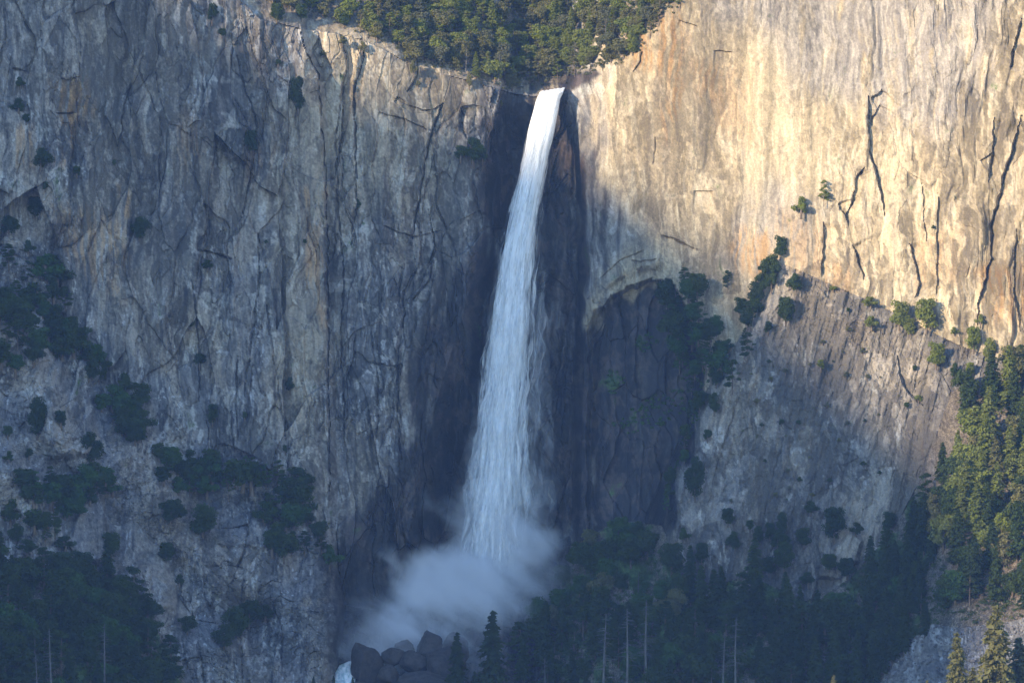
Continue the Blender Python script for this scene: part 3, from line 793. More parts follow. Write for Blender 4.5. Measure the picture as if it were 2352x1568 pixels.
# --- wood above the brink
UP = [(600, 12), (690, 30), (770, 52), (830, 88), (900, 102), (950, 146), (1040, 166), (1120, 190), (1165, 208), (1240, 196), (1290, 178), (1350, 172), (1430, 148), (1500, 80), (1570, 10), (1590, -28), (570, -28), (575, -10)]
def pick_up(x, y, r2):
    left = x < 880 - y
    q = r2.random()
    if left and q < .55:
        return plant(x, y, r2.uniform(22, 42), 'bush', r2.choice(['grey-green', 'olive', 'bright green']), 'up')
    if q < .10: plant(x, y, r2.uniform(60, 84), 'fir', r2.choice(['bright green', 'olive', 'bright green']), 'up', r2.uniform(.9, 1.3))
    elif q < .42: plant(x, y, r2.uniform(42, 62), 'pine', r2.choice(['bright green', 'olive', 'grey-green']), 'up', 1.1)
    else: plant(x, y, r2.uniform(34, 54), 'oak', r2.choice(['bright green', 'bright green', 'bright green', 'olive', 'olive', 'grey-green']), 'up', r2.uniform(1.1, 1.5))
fill(UP, lambda x, y: 21 if x > 900 - y else 30, 210, pick_up, seed=21, ysq=1.5)
plant(1002, 30, 66, 'fir', 'rusty brown', 'up')
for x, y, h in [(636, 50, 44), (692, 46, 38), (790, 62, 34), (874, 84, 36)]: plant(x, y, h, 'oak', 'deep green', 'up')

# --- lower right forest
RF = [(1225, 1440), (1300, 1330), (1345, 1262), (1420, 1225), (1520, 1250), (1560, 1370), (1650, 1385), (1720, 1360), (1800, 1390), (1850, 1440), (1930, 1440), (2010, 1390), (1930, 1345), (1990, 1310), (2070, 1250), (2120, 1130), (2200, 1080), (2250, 1050), (2195, 930), (2250, 900), (2352, 860), (2400, 850), (2400, 1420), (2340, 1425), (2210, 1455), (2140, 1450), (2050, 1530), (2010, 1600), (2000, 1640), (1175, 1640), (1185, 1570)]
OUT_HOLE = [(1850, 1330), (1930, 1290), (1985, 1330), (1990, 1400), (1900, 1400), (1850, 1420)]
def pick_rf(x, y, r2):
    q = r2.random()
    if x < 1560 and y < 1450:
        return plant(x, y, r2.uniform(40, 75), 'oak', r2.choice(['fresh green', 'deep green', 'deep green', 'olive', 'dark green']), 'rf', r2.uniform(.9, 1.3))
    if x > 2150 and y < 1350:
        if q < .55: return plant(x, y, r2.uniform(55, 90), 'oak', r2.choice(['olive', 'bright green', 'deep green', 'deep green']), 'rf', 1.15)
        return plant(x, y, r2.uniform(90, 150), 'fir', r2.choice(['olive', 'bright green', 'deep green']), 'rf', 1.15)
    if q < .55: plant(x, y, r2.uniform(85, 150), 'fir', r2.choice(['dark green', 'deep green', 'dark green']), 'rf', r2.uniform(.9, 1.25))
    elif q < .75: plant(x, y, r2.uniform(75, 110), 'pine', r2.choice(['dark green', 'deep green']), 'rf', 1.1)
    else: plant(x, y, r2.uniform(50, 85), 'oak', r2.choice(['dark green', 'deep green', 'fresh green', 'deep green']), 'rf', 1.2)
fill(RF, 27, 225, pick_rf, (OUT_HOLE, [(2240, 1400), (2352, 1390), (2352, 1440), (2240, 1440)]), 31, 1.15)

# --- lower left forest
LF = [(-40, 1300), (0, 1325), (90, 1335), (200, 1318), (250, 1360), (330, 1430), (380, 1530), (430, 1600), (430, 1650), (-40, 1650)]
def pick_lf(x, y, r2):
    q = r2.random()
    if q < .5: plant(x, y, r2.uniform(55, 85), 'oak', r2.choice(['deep green', 'dark green', 'deep green', 'fresh green']), 'lf', r2.uniform(1.1, 1.5))
    elif q < .8: plant(x, y, r2.uniform(80, 120), 'pine', r2.choice(['deep green', 'dark green']), 'lf', 1.2)
    else: plant(x, y, r2.uniform(90, 140), 'fir', 'dark green', 'lf', 1.1)
fill(LF, 29, 80, pick_lf, (), 41, 1.1)

# --- thickets on the left ledges
def pick_led(x, y, r2):
    q = r2.random()
    plant(x, y, r2.uniform(38, 66), 'oak' if q < .25 else ('pine' if q < .5 else 'bush'), r2.choice(['dark green', 'deep green', 'deep green', 'fresh green']), 'led', r2.uniform(1.0, 1.4))
for k, (poly, n) in enumerate([([(-60, 610), (20, 620), (60, 650), (110, 630), (150, 680), (185, 760), (180, 815), (90, 850), (-60, 870)], 34),
                               ([(165, 790), (210, 800), (245, 865), (315, 915), (335, 1015), (275, 1025), (235, 950), (195, 860)], 16),
                               ([(345, 1050), (420, 1060), (540, 1075), (620, 1105), (690, 1110), (700, 1190), (620, 1200), (520, 1145), (420, 1155), (350, 1100)], 30),
                               ([(10, 1165), (60, 1120), (200, 1110), (250, 1100), (262, 1140), (175, 1205), (130, 1250), (15, 1245)], 24),
                               ([(600, 1190), (700, 1170), (770, 1230), (770, 1300), (640, 1310), (610, 1260)], 12)]):
    fill(poly, 18, int(n * 1.1), pick_led, (), 51 + k, 1.1)
for x, y, h, w in [(85, 1000, 90, .8), (208, 1062, 72, 1.1), (18, 1005, 30, 1), (66, 1052, 24, 1), (112, 1050, 16, 1), (392, 1205, 62, 1.1), (466, 1232, 80, 1.1), (382, 1290, 46, 1.1),
                   (256, 1280, 60, 1), (545, 1462, 72, 1.2), (515, 1485, 55, 1.3), (572, 1440, 66, 1), (412, 1345, 28, 1), (340, 1425, 56, 1.2), (430, 1455, 44, 1.1), (610, 1420, 34, 1.2), (20, 540, 46, 1.2), (80, 500, 50, 1),
                   (65, 580, 30, 1), (120, 640, 58, .9), (320, 548, 52, 1.2), (140, 980, 40, 1), (20, 1060, 26, 1), (60, 1270, 34, 1.4), (150, 1262, 34, 1.4), (310, 1020, 60, 1), (280, 1000, 50, 1)]:
    plant(x, y, h, 'oak' if h > 40 else 'bush', 'dark green' if (x + y) % 3 else 'deep green', 'led', w)
# --- bushes clinging to the left wall
for x, y, h, w in [(487, 48, 42, .8), (510, 84, 20, 1.2), (684, 256, 82, .62), (577, 350, 52, .8), (93, 388, 50, 1.05), (177, 404, 24, 1.1), (45, 200, 24, 1), (42, 258, 34, 1.1), (60, 282, 22, 1), (76, 434, 20, 1), (104, 436, 20, 1),
                   (478, 618, 22, 1.3), (434, 752, 30, 1), (458, 842, 32, 1), (667, 898, 34, .7), (488, 974, 48, .7), (562, 962, 18, .7), (640, 150, 14, 1.2), (740, 130, 12, 1), (262, 380, 14, .9), (655, 1040, 20, .8),
                   (820, 480, 24, .7), (700, 560, 12, 1), (612, 560, 10, 1)]:
    plant(x, y, h, 'bush' if h < 46 else 'oak', 'dark green' if h > 30 else 'deep green', 'wall', w, .3)
for x, y, h, w in [(1086, 372, 58, .9), (1058, 366, 34, 1), (1108, 372, 30, .9), (950, 170, 34, .6), (786, 104, 22, 1), (832, 120, 26, .7), (744, 128, 14, 1.3), (1078, 200, 30, .6), (960, 200, 16, .8), (1150, 245, 16, .9)]:
    plant(x, y, h, 'bush', 'deep green' if y > 300 else 'olive', 'gorge', w, .3)
# --- right side: gully edge, apron and ledge trees
GUL = [(1528, 700), (1570, 662), (1604, 672), (1625, 735), (1652, 772), (1645, 860), (1592, 915), (1560, 880), (1540, 800)]
fill(GUL, 16, 30, lambda x, y, r2: plant(x, y, r2.uniform(42, 70), r2.choice(['oak', 'pine']), r2.choice(['deep green', 'fresh green', 'dark green']), 'gul', 1.15, 5), (), 61)
RB = random.Random(65)
for k in range(20):
    t = 640 + k * 28
    plant(float(ip(t, [(a, b) for a, b in EDGE_E])) - RB.uniform(4, 34), t + RB.uniform(-8, 8), RB.uniform(22, 52), RB.choice(['oak', 'oak', 'pine', 'bush']), RB.choice(['deep green', 'dark green', 'fresh green']), 'gul', RB.uniform(.8, 1.2), 2)
for x, y, h, k, w in [(1672, 668, 48, 'pine', 1), (1792, 592, 54, 'oak', .8), (1772, 664, 84, 'oak', .55), (1829, 672, 46, 'oak', .9), (1734, 696, 54, 'oak', .95), (1700, 724, 44, 'oak', 1), (1804, 742, 62, 'oak', .85), (1764, 764, 28, 'bush', .9),
                      (1716, 828, 66, 'pine', 1.1), (1682, 900, 76, 'pine', .9), (1640, 950, 52, 'oak', .7), (1596, 1142, 96, 'oak', .62), (1590, 960, 40, 'bush', 1), (1650, 820, 40, 'oak', 1), (1625, 1010, 26, 'bush', .9), (1570, 1240, 30, 'bush', 1)]:
    plant(x, y, h, k, 'deep green' if (x % 3) else 'dark green', 'gul', w, .2)
for x, y, h, k, w in [(1892, 470, 58, 'pine', .8), (1840, 492, 42, 'bush', .9), (2143, 526, 10, 'bush', 1), (2000, 704, 24, 'bush', 1.6), (2066, 752, 66, 'oak', 1), (2088, 770, 40, 'oak', 1), (2128, 758, 74, 'oak', .95), (2002, 752, 28, 'bush', 1.2),
                      (2150, 842, 60, 'oak', 1), (2236, 806, 58, 'oak', .8), (2272, 834, 60, 'oak', .8), (2192, 768, 18, 'bush', 1.2), (2252, 746, 26, 'bush', .9), (1886, 848, 24, 'bush', 1), (1914, 668, 12, 'bush', 2), (2195, 866, 34, 'bush', .8),
                      (2320, 850, 40, 'oak', 1), (2345, 820, 30, 'oak', 1.2), (2230, 860, 30, 'bush', 1), (2110, 922, 16, 'bush', 1.4)]:
    plant(x, y, h, k, 'deep green' if (x % 2) else 'bright green', 'foot', w, .2)
for x, y, h, w in [(1672, 1205, 40, 1), (1688, 1264, 46, .8), (1612, 1296, 52, .8), (1742, 1246, 40, .9), (1768, 1240, 42, .8), (1796, 1226, 52, .8), (1786, 1262, 50, 1), (1846, 1256, 48, 1.05), (1916, 1240, 78, .9), (1966, 1228, 30, 1), (2042, 1214, 42, 1.1),
                   (1800, 1306, 66, 1.05), (1766, 1320, 46, 1), (1862, 1178, 30, 1.2), (1856, 1342, 30, 1.2), (1905, 1310, 40, 1.3), (1945, 1325, 46, 1.2), (1895, 1460, 90, 1.2), (1722, 1216, 24, 1)]:
    plant(x, y, h, 'oak' if h > 36 else 'bush', 'dark green' if (x % 3) else 'deep green', 'low', w, .2)
fill([(1760, 760), (1860, 680), (1980, 720), (2080, 800), (2150, 900), (2100, 1080), (1960, 1160), (1750, 1200), (1640, 1150), (1700, 900)], 24, 44,
     lambda x, y, r2: plant(x, y, r2.uniform(5, 14), 'bush', r2.choice(['grey-green', 'deep green', 'olive']), 'apron', r2.uniform(1, 1.5), .1), (), 71)
# --- tall firs in front
for x, y, h, tone, w, f in [(1050, 1622, 172, 'dark green', 1.0, 30), (1132, 1650, 250, 'dark green', 1.05, 36), (1090, 1640, 100, 'dark green', 1, 30), (766, 1600, 50, 'dark green', 1, 60), (720, 1602, 50, 'dark green', 1, 60), (810, 1604, 50, 'dark green', 1, 60)]:
    plant(x, y, h, 'fir', tone, 'front', w, f)
for x, y, h, tone, w, f in [(2288, 1680, 292, 'olive', 1.15, 210), (2198, 1660, 210, 'olive', 1.0, 210), (2340, 1670, 210, 'grey-green', 1.2, 200), (2235, 1680, 150, 'olive', 1.3, 205), (1915, 1640, 92, 'olive', 1.0, 300), (2130, 1660, 100, 'olive', 1.0, 260), (2395, 1680, 260, 'olive', 1.1, 210)]:
    plant(x, y, h, 'fir', tone, 'lit', w, f)
# --- dead standing trees
DEADS = [(1465, 1372, 60, 'low wood'), (1385, 1605, 190, ''), (1440, 1600, 195, ''), (1484, 1575, 190, ''), (1660, 1590, 130, ''), (1690, 1585, 160, ''), (1255, 1630, 120, ''), (118, 1585, 130, ''), (240, 1560, 120, ''), (85, 1620, 110, ''), (1630, 925, 60, ''), (1145, 185, 62, ''), (1070, 160, 54, ''), (1180, 120, 52, ''), (1322, 130, 56, ''), (1392, 100, 60, ''), (2215, 1260, 60, '')]

ORD = ['first', 'second', 'third', 'fourth', 'fifth', 'sixth', 'seventh', 'eighth', 'ninth', 'tenth', 'eleventh', 'twelfth', 'thirteenth', 'fourteenth', 'fifteenth', 'sixteenth', 'seventeenth', 'eighteenth', 'nineteenth', 'twentieth']
PLACE = {'up': ('in the wood above the brink', 'trees of the wood above the brink'),
         'rf': ('in the lower right forest', 'trees of the lower right forest'),
         'lf': ('in the lower left forest', 'trees of the lower left forest'),
         'led': ('on the left ledges', 'trees and bushes on the left ledges'),
         'wall': ('clinging to the grey left cliff', 'bushes clinging to the left cliff'),
         'gorge': ('on cliff left of the fall', 'bushes between the long crack and the fall'),
         'gul': ('along the gully edge', 'trees along the gully edge'),
         'foot': ('at the foot of the sunlit cliff', 'trees at the foot of the sunlit cliff'),
         'low': ('on the lower rock apron', 'bushes on the lower rock apron'),
         'apron': ('dotted on the open rock apron', 'small bushes dotted on the apron'),
         'front': ('standing before the spray at bottom', 'firs in front of the spray'),
         'lit': ('in sun at the bottom right', 'sunlit firs at the bottom right')}
SHAPE = {'oak': 'rounded', 'bush': 'low', 'fir': 'pointed', 'pine': 'open layered'}
NOUN = {'oak': ('oak', 'oak tree'), 'bush': ('bush', 'shrub'), 'fir': ('fir', 'fir tree'), 'pine': ('pine', 'pine tree')}
for cl in PLACE:
    P = [p for p in PLANTS if p['cl'] == cl]
    nrows = max(1, int(math.ceil(len(P) / 16.0)))
    P.sort(key=lambda p: p['py'])
    per = int(math.ceil(len(P) / nrows))
    for r in range(nrows):
        row = sorted(P[r * per:(r + 1) * per], key=lambda p: p['px'])
        for i, p in enumerate(row):
            rown = '' if nrows == 1 else ', ' + ('top' if r == 0 else 'bottom' if r == nrows - 1 else ORD[r]) + ' row'
            p['label'] = f"{SHAPE[p['key']]} {p['tone']} {NOUN[p['key']][0]} {PLACE[cl][0]}{rown}, {ORD[i]} from left".replace('open layered', 'layered')
TC = random.Random(77)
for p in PLANTS:
    name, tm, cm, h0, w0 = TC.choice(KINDS[(p['key'], p['tone'])])
    y = depth_at(p['px'], p['py']) - p['fwd']
    sc = p['h'] / h0 * (D + y) / D
    fw = .28 * w0 * sc * p['wide'] if p['cl'] in ('wall', 'gorge', 'gul', 'foot', 'low') else 0.2
    root = link(bpy.data.objects.new(name, None))
    root.location = world_pt(p['px'], p['py'], y - fw)
    root.scale = (sc * p['wide'], sc * p['wide'], sc)
    root.rotation_euler = (0, 0, TC.uniform(0, 6.28))
    root.empty_display_size = .5
    tag(root, p['label'], NOUN[p['key']][1].split()[0] if p['key'] == 'bush' else 'tree', PLACE[p['cl']][1])
    if p['key'] == 'bush': root['category'] = 'bush'
    link(bpy.data.objects.new('stem' if p['key'] == 'bush' else 'trunk', tm), root)
    link(bpy.data.objects.new('foliage' if p['key'] == 'bush' else 'crown', cm), root)
DEADS.sort(key=lambda d: d[0])
for i, (x, y, h, _) in enumerate(DEADS):
    tm, wm, h0 = SNAGS[i % 3]
    yy = depth_at(x, y) - (14 if y > 1500 else 3)
    root = link(bpy.data.objects.new('dead_tree', None))
    root.location = world_pt(x, y, yy)
    sc = h * K / h0
    root.scale = (max(sc, .55) * 1.35, max(sc, .55) * 1.35, sc)
    root.rotation_euler = (R(TC.uniform(-2, 2)), R(TC.uniform(-3, 3)), TC.uniform(0, 6))
    tag(root, f'pale bare dead tree among the green ones, {ORD[i]} dead tree from left', 'tree', 'dead standing trees')
    link(bpy.data.objects.new('trunk', tm), root); tag(link(bpy.data.objects.new('branches', wm), root), kind='stuff')

# ------------------------------------------------------------------ boulders, pinnacle, outcrops, logs, scree
def rock_mesh(name, seed, mat, sub=4, sharp=1.0):
    import bmesh
    bm = bmesh.new()
    bmesh.ops.create_icosphere(bm, subdivisions=sub, radius=1.0)
    rs = np.random.RandomState(seed)
    v = np.array([q.co[:] for q in bm.verts])
    for k in range(24):                                           # planes chip the block
        n = rs.normal(0, 1, 3); n /= np.linalg.norm(n); d = rs.uniform(.52, .84)
        over = np.maximum(v @ n - d, 0)
        v = v - over[:, None] * n * (.8 + .2 * sharp)
    r = 1 + .05 * fbm(v[:, 0] * 1.6 + seed, v[:, 1] * 1.6 + v[:, 2] * 1.3, 4, seed) + .04 * fbm(v[:, 0] * 6 + v[:, 2] * 3, v[:, 1] * 6 + seed, 3, seed + 3)
    v = v * r[:, None]
    f = np.array([[q.index for q in fc.verts] for fc in bm.faces])
    bm.free()
    return mesh_np(name, v, f, mat, True)
def rock_thing(name, me, px, py, wpx, hpx, fwd, label, cat, group=None, depth=1.0, rot=0.0, tilt=0.0):
    """block whose outline centre is at px, py"""
    y = depth_at(px, min(py + hpx * .4, 1900)) - fwd
    o = link(bpy.data.objects.new(name, me))
    f = K * (D + y) / D
    o.location = world_pt(px, py, y)
    o.scale = (wpx * f * .55, wpx * f * .55 * depth, hpx * f * .55)
    o.rotation_euler = (0, R(tilt), R(rot))
    return tag(o, label, cat, group)
BM = [rock_mesh('boulder', 200 + k, M_BOULDER) for k in range(5)]
for k, (x, y, w, h, f, lab) in enumerate([
        (842, 1522, 78, 105, 8, 'large rounded dark boulder beside the white stream at bottom'),
        (985, 1488, 84, 86, 9, 'dark angular boulder highest of the heap below the spray'),
        (932, 1494, 74, 70, 6, 'dark boulder half veiled by spray left of the highest boulder'),
        (902, 1506, 66, 56, 9, 'small dark boulder between the large rounded one and the heap'),
        (950, 1520, 84, 62, 14, 'low dark boulder in front of the heap below the spray'),
        (1022, 1530, 150, 110, 12, 'broad dark boulder at the right of the heap below the spray'),
        (892, 1552, 80, 56, 18, 'flat dark boulder at the bottom edge right of the stream'),
        (968, 1572, 200, 90, 20, 'wide dark boulder at the bottom edge under the heap'),
        (1245, 1178, 62, 58, 6, 'brown wet boulder standing right of the fall near its foot'),
        (1045, 1488, 80, 80, 6, 'dim boulder behind the heap, half hidden in spray'),
        (820, 1580, 60, 40, 16, 'dark boulder cut by the bottom edge under the stream')]):
    rock_thing('boulder', BM[k % 5], x, y, w, h, f, lab, 'boulder', 'boulders at the foot of the fall', .9, k * 47)
def log(px0, py0, px1, py1, r, label):
    a, b = at(px0, py0, .9), at(px1, py1, .9)
    m = (a + b) / 2 + Vector((0, -.3, rnd.uniform(-.3, .3)))
    parts = [tube([a, m, b], [r, r * .8, r * .35], 6)]
    me = mesh_np('fallen_log', *join_geo(parts), M_DEAD)
    root = tag(link(bpy.data.objects.new('fallen_log', me)), label, 'log', 'fallen dead trunks on the left ledges')
    for k in range(4):
        p = a.lerp(b, rnd.uniform(.4, .95))
        v, f = tube([p, p + Vector((rnd.uniform(-1.5, 1.5), -.4, rnd.uniform(-.8, 1.6)))], [r * .4, r * .1], 4)
        link(bpy.data.objects.new('branch', mesh_np('log_branch', np.array(v, F32), np.array(f, np.int32), M_DEAD)), root)
for a in [(138, 935, 175, 912, .22, 'pale fallen trunk across the rounded rock shoulder'), (48, 957, 90, 972, .22, 'pale fallen trunk lying left of the tall dark bush'),
          (165, 835, 190, 800, .2, 'bleached dead trunk leaning above the rock shoulder'), (336, 895, 320, 1000, .16, 'thin bleached trunk lying down the slope beside the dark thicket'),
          (145, 1205, 165, 1192, .22, 'short bleached log left of the rock pinnacle'), (290, 1195, 330, 1190, .2, 'bleached log right of the rock pinnacle'),
          (338, 895, 365, 925, .14, 'thin dead branch at the top of the ledge thicket'), (400, 1310, 425, 1300, .16, 'bleached branch low on the left buttress'),
          (1985, 690, 2005, 655, .16, 'bare dead trunk leaning against the sunlit cliff foot')]:
    log(*a)
def scree():
    rs = np.random.RandomState(300)
    me = rock_mesh('s', 301, None, 1)
    bv = np.array([q.co[:] for q in me.vertices]); bf = np.array([list(p.vertices) for p in me.polygons])
    V, Fc = [], []; n = 0; cnt = 0
    while cnt < 2600:
        x, y = rs.uniform(1990, 2500), rs.uniform(1410, 1720)
        if not inside(x, y, TALUS): continue
        s = rs.lognormal(-.75, .5)
        q = bv * (s * rs.uniform(.6, 1.3, 3))
        a = rs.uniform(0, 6.28); c_, s_ = math.cos(a), math.sin(a)
        q = np.stack([q[:, 0] * c_ - q[:, 1] * s_, q[:, 0] * s_ + q[:, 1] * c_, q[:, 2]], -1)
        V.append(q + np.array(at(x, y, .1))); Fc.append(bf + n); n += len(bv); cnt += 1
    o = link(bpy.data.objects.new('scree', mesh_np('scree', np.concatenate(V), np.concatenate(Fc), M_STONE, False)))
    tag(o, 'loose grey stones covering the scree slope at lower right', 'stones', kind='stuff')
scree()
def brush(name, poly, n, thin, rr, mat, label, seed):
    """low growth between the trees, too dense to count"""
    rs = np.random.RandomState(seed); cs, ns = [], []
    x0, x1 = min(p[0] for p in poly), max(p[0] for p in poly); y0, y1 = min(p[1] for p in poly), max(p[1] for p in poly)
    while len(cs) < n:
        x, y = rs.uniform(x0, x1), rs.uniform(y0, y1)
        if not inside(x, y, poly) or inside(x, y, TALUS) or rs.rand() < thin(x, y): continue
        c = np.array(at(x, y, .3)); k = 36; r = rs.uniform(*rr)
        d = rs.normal(0, 1, (k, 3)); d[:, 2] = abs(d[:, 2]); d /= np.linalg.norm(d, axis=1)[:, None]
        cs.append(c + d * r * rs.uniform(.5, 1, (k, 1))); ns.append(d)
    v, f = leaf_quads(np.concatenate(cs), np.concatenate(ns), .40, rs)
    tag(link(bpy.data.objects.new(name, mesh_np(name, v, f, mat, False))), label, 'brush', kind='stuff')
brush('brush', UP, 900, lambda x, y: .6 if x < 900 - y else 0, (.5, 1.3), LEAF['grey-green'], 'low grey-green brush covering the ground above the brink', 310)
brush('undergrowth', RF, 1900, lambda x, y: 0, (.8, 2.2), LEAF['deep green'], 'dark undergrowth between the trees of the lower right forest', 311)
for k, (poly, nn, lab) in enumerate([([(1455, 800), (1470, 765), (1500, 762), (1512, 785), (1490, 812)], 26, 'small patch of bright green growth high on the dark alcove wall'),
                                     ([(1400, 975), (1440, 945), (1520, 900), (1575, 890), (1590, 930), (1530, 975), (1450, 1000)], 90, 'broad band of green growth across the dark alcove wall'),
                                     ([(1375, 890), (1400, 850), (1440, 860), (1425, 905), (1390, 915)], 26, 'small green growth near the left edge of the alcove'),
                                     ([(1535, 700), (1560, 660), (1600, 680), (1635, 760), (1650, 850), (1600, 920), (1560, 860)], 110, 'green growth between the trees along the gully edge')]):
    brush('greenery', poly, nn, lambda x, y: 0, (.5, 1.3), LEAF['fresh green'], lab, 320 + k)
brush('undergrowth', LF, 600, lambda x, y: 0, (.8, 2.0), LEAF['deep green'], 'dark undergrowth between the trees of the lower left forest', 312)

# ------------------------------------------------------------------ the waterfall
def water_material(name, cover, contrast, stretch, col=(.90, .92, .93)):
    N = Nodes(name)
    fl = N.new('ShaderNodeAttribute', attribute_name='flow').outputs['Vector']
    n1 = N.noise(N.scale(fl, stretch), 1.0, 5, .6, .12)
    n2 = N.noise(N.scale(fl, tuple(v * 3.1 for v in stretch)), 1.0, 4, .6)
    n = N.math('ADD', N.math('MULTIPLY', n1, .78), N.math('MULTIPLY', n2, .22))
    fade = N.new('ShaderNodeSeparateColor', {0: N.new('ShaderNodeAttribute', attribute_name='fade').outputs['Color']}).outputs[0]
    lack = N.math('MULTIPLY', N.math('SUBTRACT', 1.0, fade), .42)
    a = N.ramp(N.math('SUBTRACT', n, lack), cover - contrast, cover + contrast)
    a = N.math('MULTIPLY', a, N.ramp(fade, 0, .3))
    d = N.new('ShaderNodeBsdfDiffuse', {'Color': col, 'Normal': N.new('ShaderNodeBump', {'Strength': .35, 'Distance': .6, 'Height': n}).outputs[0]}).outputs[0]
    t = N.new('ShaderNodeBsdfTranslucent', {'Color': col}).outputs[0]
    m = N.new('ShaderNodeMixShader', {0: .3, 1: d, 2: t}).outputs[0]
    N.surface(N.new('ShaderNodeMixShader', {0: a, 1: N.new('ShaderNodeBsdfTransparent').outputs[0], 2: m}).outputs[0])
    return N.m
FL = [(208, 1240, 1298), (216, 1236, 1294), (232, 1230, 1287), (300, 1213, 1273), (350, 1204, 1260), (450, 1183, 1241), (560, 1158, 1226), (650, 1144, 1218), (750, 1129, 1213), (850, 1118, 1206), (950, 1107, 1198), (1050, 1097, 1194), (1120, 1090, 1192), (1200, 1082, 1192), (1270, 1076, 1192), (1330, 1072, 1192)]
def fall_shell(name, grow, depth, mat, seed, fade_pts, shift=0.0, rough=.16):
    rows = np.linspace(206, 1330, 330); seg = 56
    L = ip(rows, [(a, b) for a, b, c in FL]); Rr = ip(rows, [(a, c) for a, b, c in FL])
    cx = (L + Rr) / 2 + shift * sstep(300, 700, rows); hw = (Rr - L) / 2 * (1 + (grow - 1) * sstep(220, 520, rows)) * (1 - (.06 if grow < 1 else 0) * sstep(450, 1000, rows))
    yc = 38 - 5 * sstep(214, 330, rows) - 7 * sstep(330, 1200, rows)
    yc = yc + (216 - np.minimum(rows, 216)) * .9
    fade = ip(rows, fade_pts)
    th = np.linspace(0, 2 * np.pi, seg, endpoint=False)
    TH, RW = np.meshgrid(th, rows)
    nx = fbm(TH * 2.2 + seed, RW / 130, 4, seed, .5); nx = nx * (.3 + .7 * sstep(230, 600, RW))
    hwm = hw[:, None] * (1 + rough * nx)
    px = cx[:, None] + np.cos(TH) * hwm
    dp = hw[:, None] * K * depth * (1 + rough * nx)
    yy = yc[:, None] + np.sin(TH) * dp
    tilt = .17 * sstep(300, 215, RW)
    ly = RW - tilt * (px - cx[:, None]) + 2.2 * sstep(260, 212, RW) * perlin(px / 9, RW * 0, seed + 40)
    x, y, z = world_pt(px, ly, yy)
    v = np.stack([x, y, z], -1).reshape(-1, 3)
    n, m = x.shape; ii = np.arange(n * m).reshape(n, m)
    f = np.stack([ii[:-1], np.roll(ii[:-1], -1, 1), np.roll(ii[1:], -1, 1), ii[1:]], -1).reshape(-1, 4)
    flow = np.stack([np.cos(TH) * hw[:, None] * K, np.sin(TH) * hw[:, None] * K, RW * K + seed], -1).reshape(-1, 3)
    return mesh_np(name, v, f, mat, True, {'flow': flow, 'fade': np.repeat(fade, m)[:, None] * np.ones((1, 3))})
fall = tag(link(bpy.data.objects.new('waterfall', fall_shell('waterfall', .80, .55, water_material('falling_water', .30, .25, (.5, .5, .05)), 1, [(206, 1), (1180, 1), (1290, .6), (1330, 0)]))),
           'tall white waterfall plunging over the brink in the middle of the cliff', 'waterfall', kind='structure')
for k, (nm, grow, dep, cov, con, st, fd, sh) in enumerate([
        ('water_veil', 1.0, .62, .46, .13, (.6, .6, .05), [(206, 1), (1150, 1), (1280, .7), (1330, 0)], 0),
        ('water_veil', 1.22, .75, .52, .12, (.7, .7, .045), [(206, 0), (330, .7), (1000, .95), (1270, .8), (1330, 0)], 3),
        ('spray_veil', 1.5, .9, .60, .26, (.35, .35, .035), [(206, 0), (430, .4), (700, .8), (1150, .9), (1330, 0)], 12),
        ('spray_veil', 1.85, 1.0, .64, .28, (.2, .2, .03), [(206, 0), (480, .0), (700, .75), (1150, .85), (1330, 0)], 26)]):
    link(bpy.data.objects.new(nm, fall_shell(nm, grow, dep, water_material(nm, cov, con, st), 5 + k * 3, fd, sh, .18 + .06 * k)), fall)
def stream():
    pts = [(812, 1516, 30), (802, 1524, 46), (796, 1540, 50), (786, 1570, 54), (770, 1620, 60)]
    rows = np.linspace(0, 1, 40); rs = np.random.RandomState(5)
    q = np.linspace(0, len(pts) - 1, 40)
    cx = np.interp(q, range(len(pts)), [p[0] for p in pts]); cyy = np.interp(q, range(len(pts)), [p[1] for p in pts]); w = np.interp(q, range(len(pts)), [p[2] for p in pts])
    u = np.linspace(-1, 1, 24)
    U_, I_ = np.meshgrid(u, np.arange(40))
    px = cx[I_] + U_ * w[I_] * .5; py = cyy[I_] + 3 * U_ ** 2
    y0 = np.array([depth_at(a, b) for a, b in zip(cx, cyy)])
    y0 = np.minimum.accumulate(y0) - 9
    yy = y0[I_] + 1.5 * U_ ** 2 + .8 * fbm(px / 6, py / 10, 4, 9)
    x, y, z = world_pt(px, py, yy)
    v = np.stack([x, y, z], -1).reshape(-1, 3); ii = np.arange(40 * 24).reshape(40, 24)
    f = np.stack([ii[:-1, :-1], ii[1:, :-1], ii[1:, 1:], ii[:-1, 1:]], -1).reshape(-1, 4)
    N = Nodes('stream_water'); pos = N.new('ShaderNodeNewGeometry').outputs['Position']
    n = N.noise(N.scale(pos, (1, .5, .5)), .8, 5)
    N.surface(N.new('ShaderNodeBsdfPrincipled', {'Base Color': N.mix(N.ramp(n, .35, .6), (.42, .55, .56), (.85, .87, .87)), 'Roughness': .5}).outputs[0])
    tag(link(bpy.data.objects.new('stream', mesh_np('stream', v, f, N.m))), 'white water of the stream left of the large rounded boulder', 'stream', kind='structure')
stream()

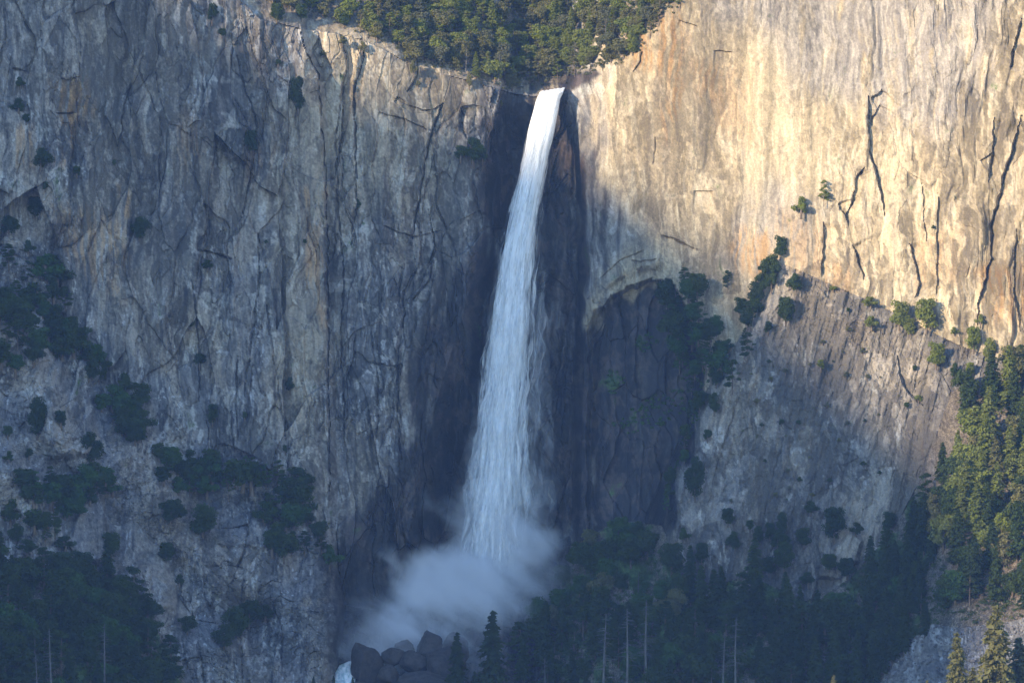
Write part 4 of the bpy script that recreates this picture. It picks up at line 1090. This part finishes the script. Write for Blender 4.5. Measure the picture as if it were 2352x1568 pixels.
# ------------------------------------------------------------------ spray cloud and hazy air
def box(name, lo, hi, mat):
    v = [(x, y, z) for x in (lo[0], hi[0]) for y in (lo[1], hi[1]) for z in (lo[2], hi[2])]
    f = [(0, 1, 3, 2), (4, 6, 7, 5), (0, 4, 5, 1), (2, 3, 7, 6), (0, 2, 6, 4), (1, 5, 7, 3)]
    return link(bpy.data.objects.new(name, mesh_np(name, v, f, mat, False)))
def mist():
    N = Nodes('spray')
    pos = N.new('ShaderNodeNewGeometry').outputs['Position']
    w1 = N.new('ShaderNodeTexNoise', {'Vector': pos, 'Scale': .05, 'Detail': 3.0, 'Roughness': .55}).outputs['Color']
    w = N.new('ShaderNodeVectorMath', {0: w1, 1: (.5, .5, .5)}, operation='SUBTRACT').outputs[0]
    p = N.new('ShaderNodeVectorMath', {0: N.scale(w, (26, 16, 20)), 1: pos}, operation='ADD').outputs[0]
    tot = None
    for px, py, yy, rx, rz, ry, den in [(1130, 1275, 26, 95, 75, 9, 1.0), (1040, 1335, 20, 110, 72, 10, .95), (960, 1385, 14, 85, 70, 9, .8), (882, 1300, 18, 30, 46, 5, .22), (915, 1345, 18, 40, 40, 5, .3), (915, 1450, 6, 85, 56, 9, .6),
                                       (1215, 1255, 24, 78, 48, 8, .6), (1100, 1400, 12, 130, 70, 10, .40), (820, 1490, 2, 95, 65, 9, .15), (1130, 1180, 28, 100, 95, 8, .30), (980, 1160, 27, 40, 30, 5, .10), (1060, 1510, 4, 95, 70, 8, .14),
                                       (1225, 900, 31, 26, 330, 5, .06), (1190, 1330, 18, 120, 70, 9, .28), (870, 1400, 12, 70, 60, 8, .10), (900, 1500, -20, 120, 50, 8, .24), (1000, 1470, -14, 110, 50, 8, .24), (1140, 1090, 27, 80, 120, 8, .20), (1132, 1195, 26, 95, 85, 9, .5), (1000, 1300, 22, 80, 60, 8, .4)]:
        yy = min(yy, depth_at(px, py) - ry * .75)
        c = world_pt(px, py, yy)
        q = N.scale(N.new('ShaderNodeVectorMath', {0: p, 1: c}, operation='SUBTRACT').outputs[0], (1 / (rx * K), 1 / ry, 1 / (rz * K)))
        r = N.new('ShaderNodeVectorMath', {0: q}, operation='LENGTH').outputs['Value']
        d = N.ramp(r, 1.35, .0, 0, den)
        tot = d if tot is None else N.math('ADD', tot, d)
    rot = N.new('ShaderNodeVectorRotate', {'Vector': pos, 'Angle': R(-36)}, rotation_type='Y_AXIS').outputs[0]
    n = N.noise(N.scale(rot, (.045, .10, .15)), 1.0, 5, .6, .3)
    dens = N.math('MULTIPLY', tot, N.ramp(n, .30, .70, .25, 1.45))
    dens = N.math('MULTIPLY', dens, .36)
    vol = N.new('ShaderNodeVolumePrincipled', {'Color': (.97, .98, 1.0), 'Density': dens, 'Anisotropy': .0})
    N.t.links.new(vol.outputs[0], N.out.inputs['Volume'])
    a = world_pt(700, 1640, -20); b = world_pt(1330, 540, 40)
    return tag(box('spray_cloud', (a[0], -48, a[2]), (b[0], 44, b[2]), N.m), 'pale cloud of spray drifting from the foot of the fall', 'spray', kind='stuff')
mist()
def haze():
    N = Nodes('air')
    vol = N.new('ShaderNodeVolumePrincipled', {'Color': (.26, .47, 1.0), 'Density': .000030, 'Anisotropy': 0.0})
    N.t.links.new(vol.outputs[0], N.out.inputs['Volume'])
    tag(box('haze', (-4200, -4000, -230), (3600, 900, 1750), N.m), 'thin blue haze filling the whole valley', 'haze', kind='stuff')
haze()
